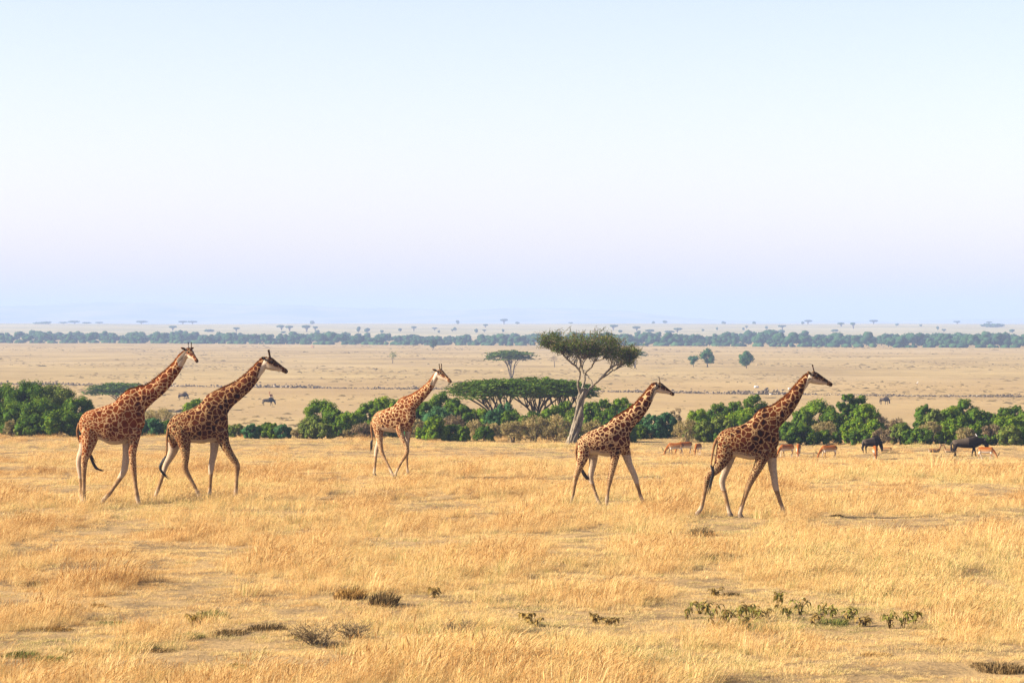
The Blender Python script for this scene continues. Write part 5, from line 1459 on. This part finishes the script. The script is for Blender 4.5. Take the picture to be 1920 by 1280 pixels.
for px, py, hw, hh, k, lab in TUSS:
    x, d = spot(px, py)
    pm = FPX / d
    w, h = hw / pm, hh / pm
    h = max(h * 1.15, .14)
    g = Geo()
    for s in range(int(260 + 620 * w)):
        a = rnd.uniform(0, 6.28); q = math.sqrt(rnd.random())
        b = np.array([math.cos(a) * q * w * .85, math.sin(a) * q * min(w, .45), -.04])
        hh_ = h * rnd.uniform(.5, 1.1) * (1.05 - .5 * q * q)
        di = np.array([math.cos(a) * .35 + .35 + rnd.gauss(0, .3), math.sin(a) * .35 + rnd.gauss(0, .3), 0])
        p1 = b + di * hh_ * .4 + [0, 0, hh_ * .7]
        p2 = b + di * hh_ * 1.1 + [0, 0, hh_ * .85]
        c = rnd.uniform(0, 3.14); wv = np.array([math.cos(c), math.sin(c), 0]) * .008
        g.add([b - wv, b + wv, p1 + wv * .7, p1 - wv * .7, p2], [[3, 2, 4]], [[0, 1, 2, 3]], rnd.random() * .75 + .25 * (rnd.random() < .3))
    o = obj('grass_tussock', g.mesh('grass_tussock'), M_tuss[k])
    o.location = (x, d, gz(x, d)); tag(o, lab, 'tussock', 'single tussocks in the near grass')

# ------------------------------------------------------------------ leafy plants with drooping leaves
M_leafs = [leafy('broad_leaf_green', [(0, (.055, .062, .014)), (.5, (.165, .155, .036)), (1, (.36, .29, .09))], .35, vary=.5, nscale=6),
           leafy('broad_leaf_withered', [(0, (.07, .045, .016)), (.5, (.24, .16, .05)), (1, (.44, .31, .11))], .3, vary=.5, nscale=6)]
def leaf_mesh():
    g = Geo(); n = 6
    L_, R_, M_ = [], [], []
    for i in range(n):
        t = i / (n - 1)
        w = .034 * math.sin(math.pi * min(1, t * .93 + .07)) ** .8
        xx, zz = .19 * (t - .25 * t * t), .05 * math.sin(t * 2.0) - .14 * t * t
        L_.append((xx, w, zz + .012)); R_.append((xx, -w, zz + .012)); M_.append((xx, 0, zz))
    V = np.array(L_ + M_ + R_)
    Q = [[i, i + 1, n + i + 1, n + i] for i in range(n - 1)] + [[n + i, n + i + 1, 2 * n + i + 1, 2 * n + i] for i in range(n - 1)]
    g.add(V, None, Q, .5)
    return g.mesh('leaf', True)
LEAF = [leaf_mesh(), leaf_mesh()]
for me, m in zip(LEAF, M_leafs): me.materials.append(m)
PLANT = [(1288, 1160, 24, 0, 'leafy plant at the start of the row of drooping plants'), (1312, 1150, 30, 0, 'leafy plant with bent top leaves, second in the row'), (1335, 1158, 34, 0, 'bushy drooping plant, third in the leafy row'), (1362, 1172, 40, 0, 'low wide leafy plant hanging over green grass'), (1385, 1160, 38, 0, 'dense leafy plant in the thickest part of the row'), (1410, 1156, 30, 0, 'leafy plant with brownish folded leaves beside the dense one'),
         (1458, 1140, 40, 0, 'tallest leafy plant, standing uphill of the row'), (1500, 1152, 36, 0, 'leafy plant with dark leaves beside the tallest one'), (1540, 1162, 38, 0, 'leafy plant with upright dark leaves, between grass tufts'), (1585, 1168, 30, 0, 'yellowing leafy plant with two hanging leaves'), (1600, 1160, 28, 0, 'leafy plant with hooked top leaf'), (1668, 1178, 36, 0, 'pale leafy plant, first of the separate far pair'), (1695, 1176, 42, 0, 'tall pale leafy plant, middle of the separate clump'), (1715, 1170, 34, 0, 'yellowish leafy plant closing the separate clump'),
         (1428, 1166, 26, 0, 'low leafy plant between the dense one and the tallest one'), (1440, 1158, 22, 1, 'half withered plant under the tallest leafy plant'), (1478, 1160, 28, 0, 'leafy plant filling the gap beside the tallest one'), (1520, 1172, 26, 1, 'half withered plant below the dark leaved one'), (1560, 1158, 24, 0, 'slender leafy plant with thin top beside the hooked one'), (1622, 1172, 22, 1, 'straggling withered plant between the row and the separate clump'), (1345, 1176, 24, 1, 'withered plant below the bushy drooping one'), (1400, 1178, 26, 0, 'low leafy plant at the foot of the dense one'),
         (985, 1166, 26, 1, 'withered yellow leafy plant alone on pale straw'), (1000, 1172, 22, 1, 'smaller withered plant touching the yellow withered one'), (1120, 1170, 26, 1, 'brown withered plant with folded dark leaves'), (1142, 1172, 18, 1, 'small brown withered plant beside a larger one'), (362, 1176, 34, 1, 'withered plant with curled dark leaves beside the tussock'), (815, 1120, 22, 1, 'dry leafy stalk above the rusty tussock'), (1345, 1118, 16, 1, 'tiny withered stalk uphill of the leafy row'), (1668, 1118, 20, 1, 'withered stalk rising from the dark tussock')]
for px, py, hpx, k, lab in PLANT:
    x, d = spot(px, py)
    pm = FPX / d
    h = max(hpx / pm, .2) * .85
    root = thing('leafy_plant', lab, 'plant', (x, d, gz(x, d)), rnd.uniform(0, 6), 'wilting broad-leaved plants in the near grass')
    g = Geo(); tips = []
    for s in range(rnd.randint(3, 4)):
        a = rnd.uniform(0, 6.28); q = rnd.uniform(.05, .20)
        p = catmull([(0, 0, -.05), (math.cos(a) * q * .5, math.sin(a) * q * .5, h * .5), (math.cos(a) * q * 1.3, math.sin(a) * q * 1.3, h * rnd.uniform(.75, 1))], 4)
        tube(g, p, np.linspace(.009, .004, len(p)), 5)
        for u in (.35, .5, .62, .72, .82, .9, .96, 1.0): tips.append(p[min(len(p) - 1, int(u * (len(p) - 1)))])
    obj('stem', g.mesh('stem'), M_leafs[1], root)
    for s, tp in enumerate(tips):
        o = obj('leaf', LEAF[1 if rnd.random() < .35 else k], None, root)
        o.location = tuple(tp); sc = rnd.uniform(.45, .95)
        o.scale = (sc,) * 3
        o.rotation_euler = (rnd.gauss(0, .35), rnd.uniform(-.3, .7), rnd.uniform(0, 6.28))

# ------------------------------------------------------------------ leafless twiggy shrub in the near grass
M_straw_twig = bark('straw_twig', (.14, .095, .045), (.36, .26, .13), 8)
def twig_shrub(px, py, hw, hh, lab):
    x, d = spot(px, py); pm = FPX / d
    g = Geo()
    for s in range(34):
        a = rnd.uniform(-1.3, 1.3); L_ = hh / pm * rnd.uniform(.7, 1.3)
        e = np.array([math.sin(a) * hw / pm * rnd.uniform(.5, 1), rnd.uniform(-.5, .5), L_])
        p = wiggle(np.array([rnd.gauss(0, .1), rnd.gauss(0, .1), -.04]), e, 6, .035)
        tube(g, p, np.linspace(.011, .004, 6), 4)
        for q in (2, 3, 4):
            tube(g, wiggle(p[q], p[q] + np.array([rnd.gauss(0, .12), rnd.gauss(0, .1), rnd.uniform(.03, .16)]), 4, .015), np.linspace(.006, .003, 4), 4)
    o = obj('dead_shrub', g.mesh('dead_shrub'), M_straw_twig)
    o.location = (x, d, gz(x, d)); tag(o, lab, 'shrub', 'dead twiggy shrubs in the near grass')
twig_shrub(590, 1207, 62, 34, 'wide dead twiggy shrub at the edge of the bare soil')
twig_shrub(660, 1197, 40, 24, 'smaller dead twiggy shrub beside the wide one')
twig_shrub(860, 1187, 45, 18, 'thin dead shrub on pale straw')
# ------------------------------------------------------------------ the air: even haze round the whole place
def haze():
    bm = bmesh.new(); bmesh.ops.create_cube(bm, size=1)
    x, y0, y1, z0, z1 = 5900, -400, 16000, -12, 112
    for v in bm.verts:
        v.co = (v.co.x * 2 * x, y0 if v.co.y < 0 else y1, z0 if v.co.z < 0 else z1)
    me = bpy.data.meshes.new('haze'); bm.to_mesh(me); bm.free()
    m, nt, out = new_mat('haze_air')
    v = N(nt, 'ShaderNodeVolumePrincipled')
    v.inputs['Color'].default_value = (.36, .475, .74, 1)
    v.inputs['Density'].default_value = 0.00020
    v.inputs['Anisotropy'].default_value = 0.0
    nt.links.new(v.outputs[0], out.inputs['Volume'])
    o = obj('haze', me, m)
    o['kind'] = 'stuff'; o['label'] = 'pale blue haze over the plain'; o['category'] = 'haze'
haze()
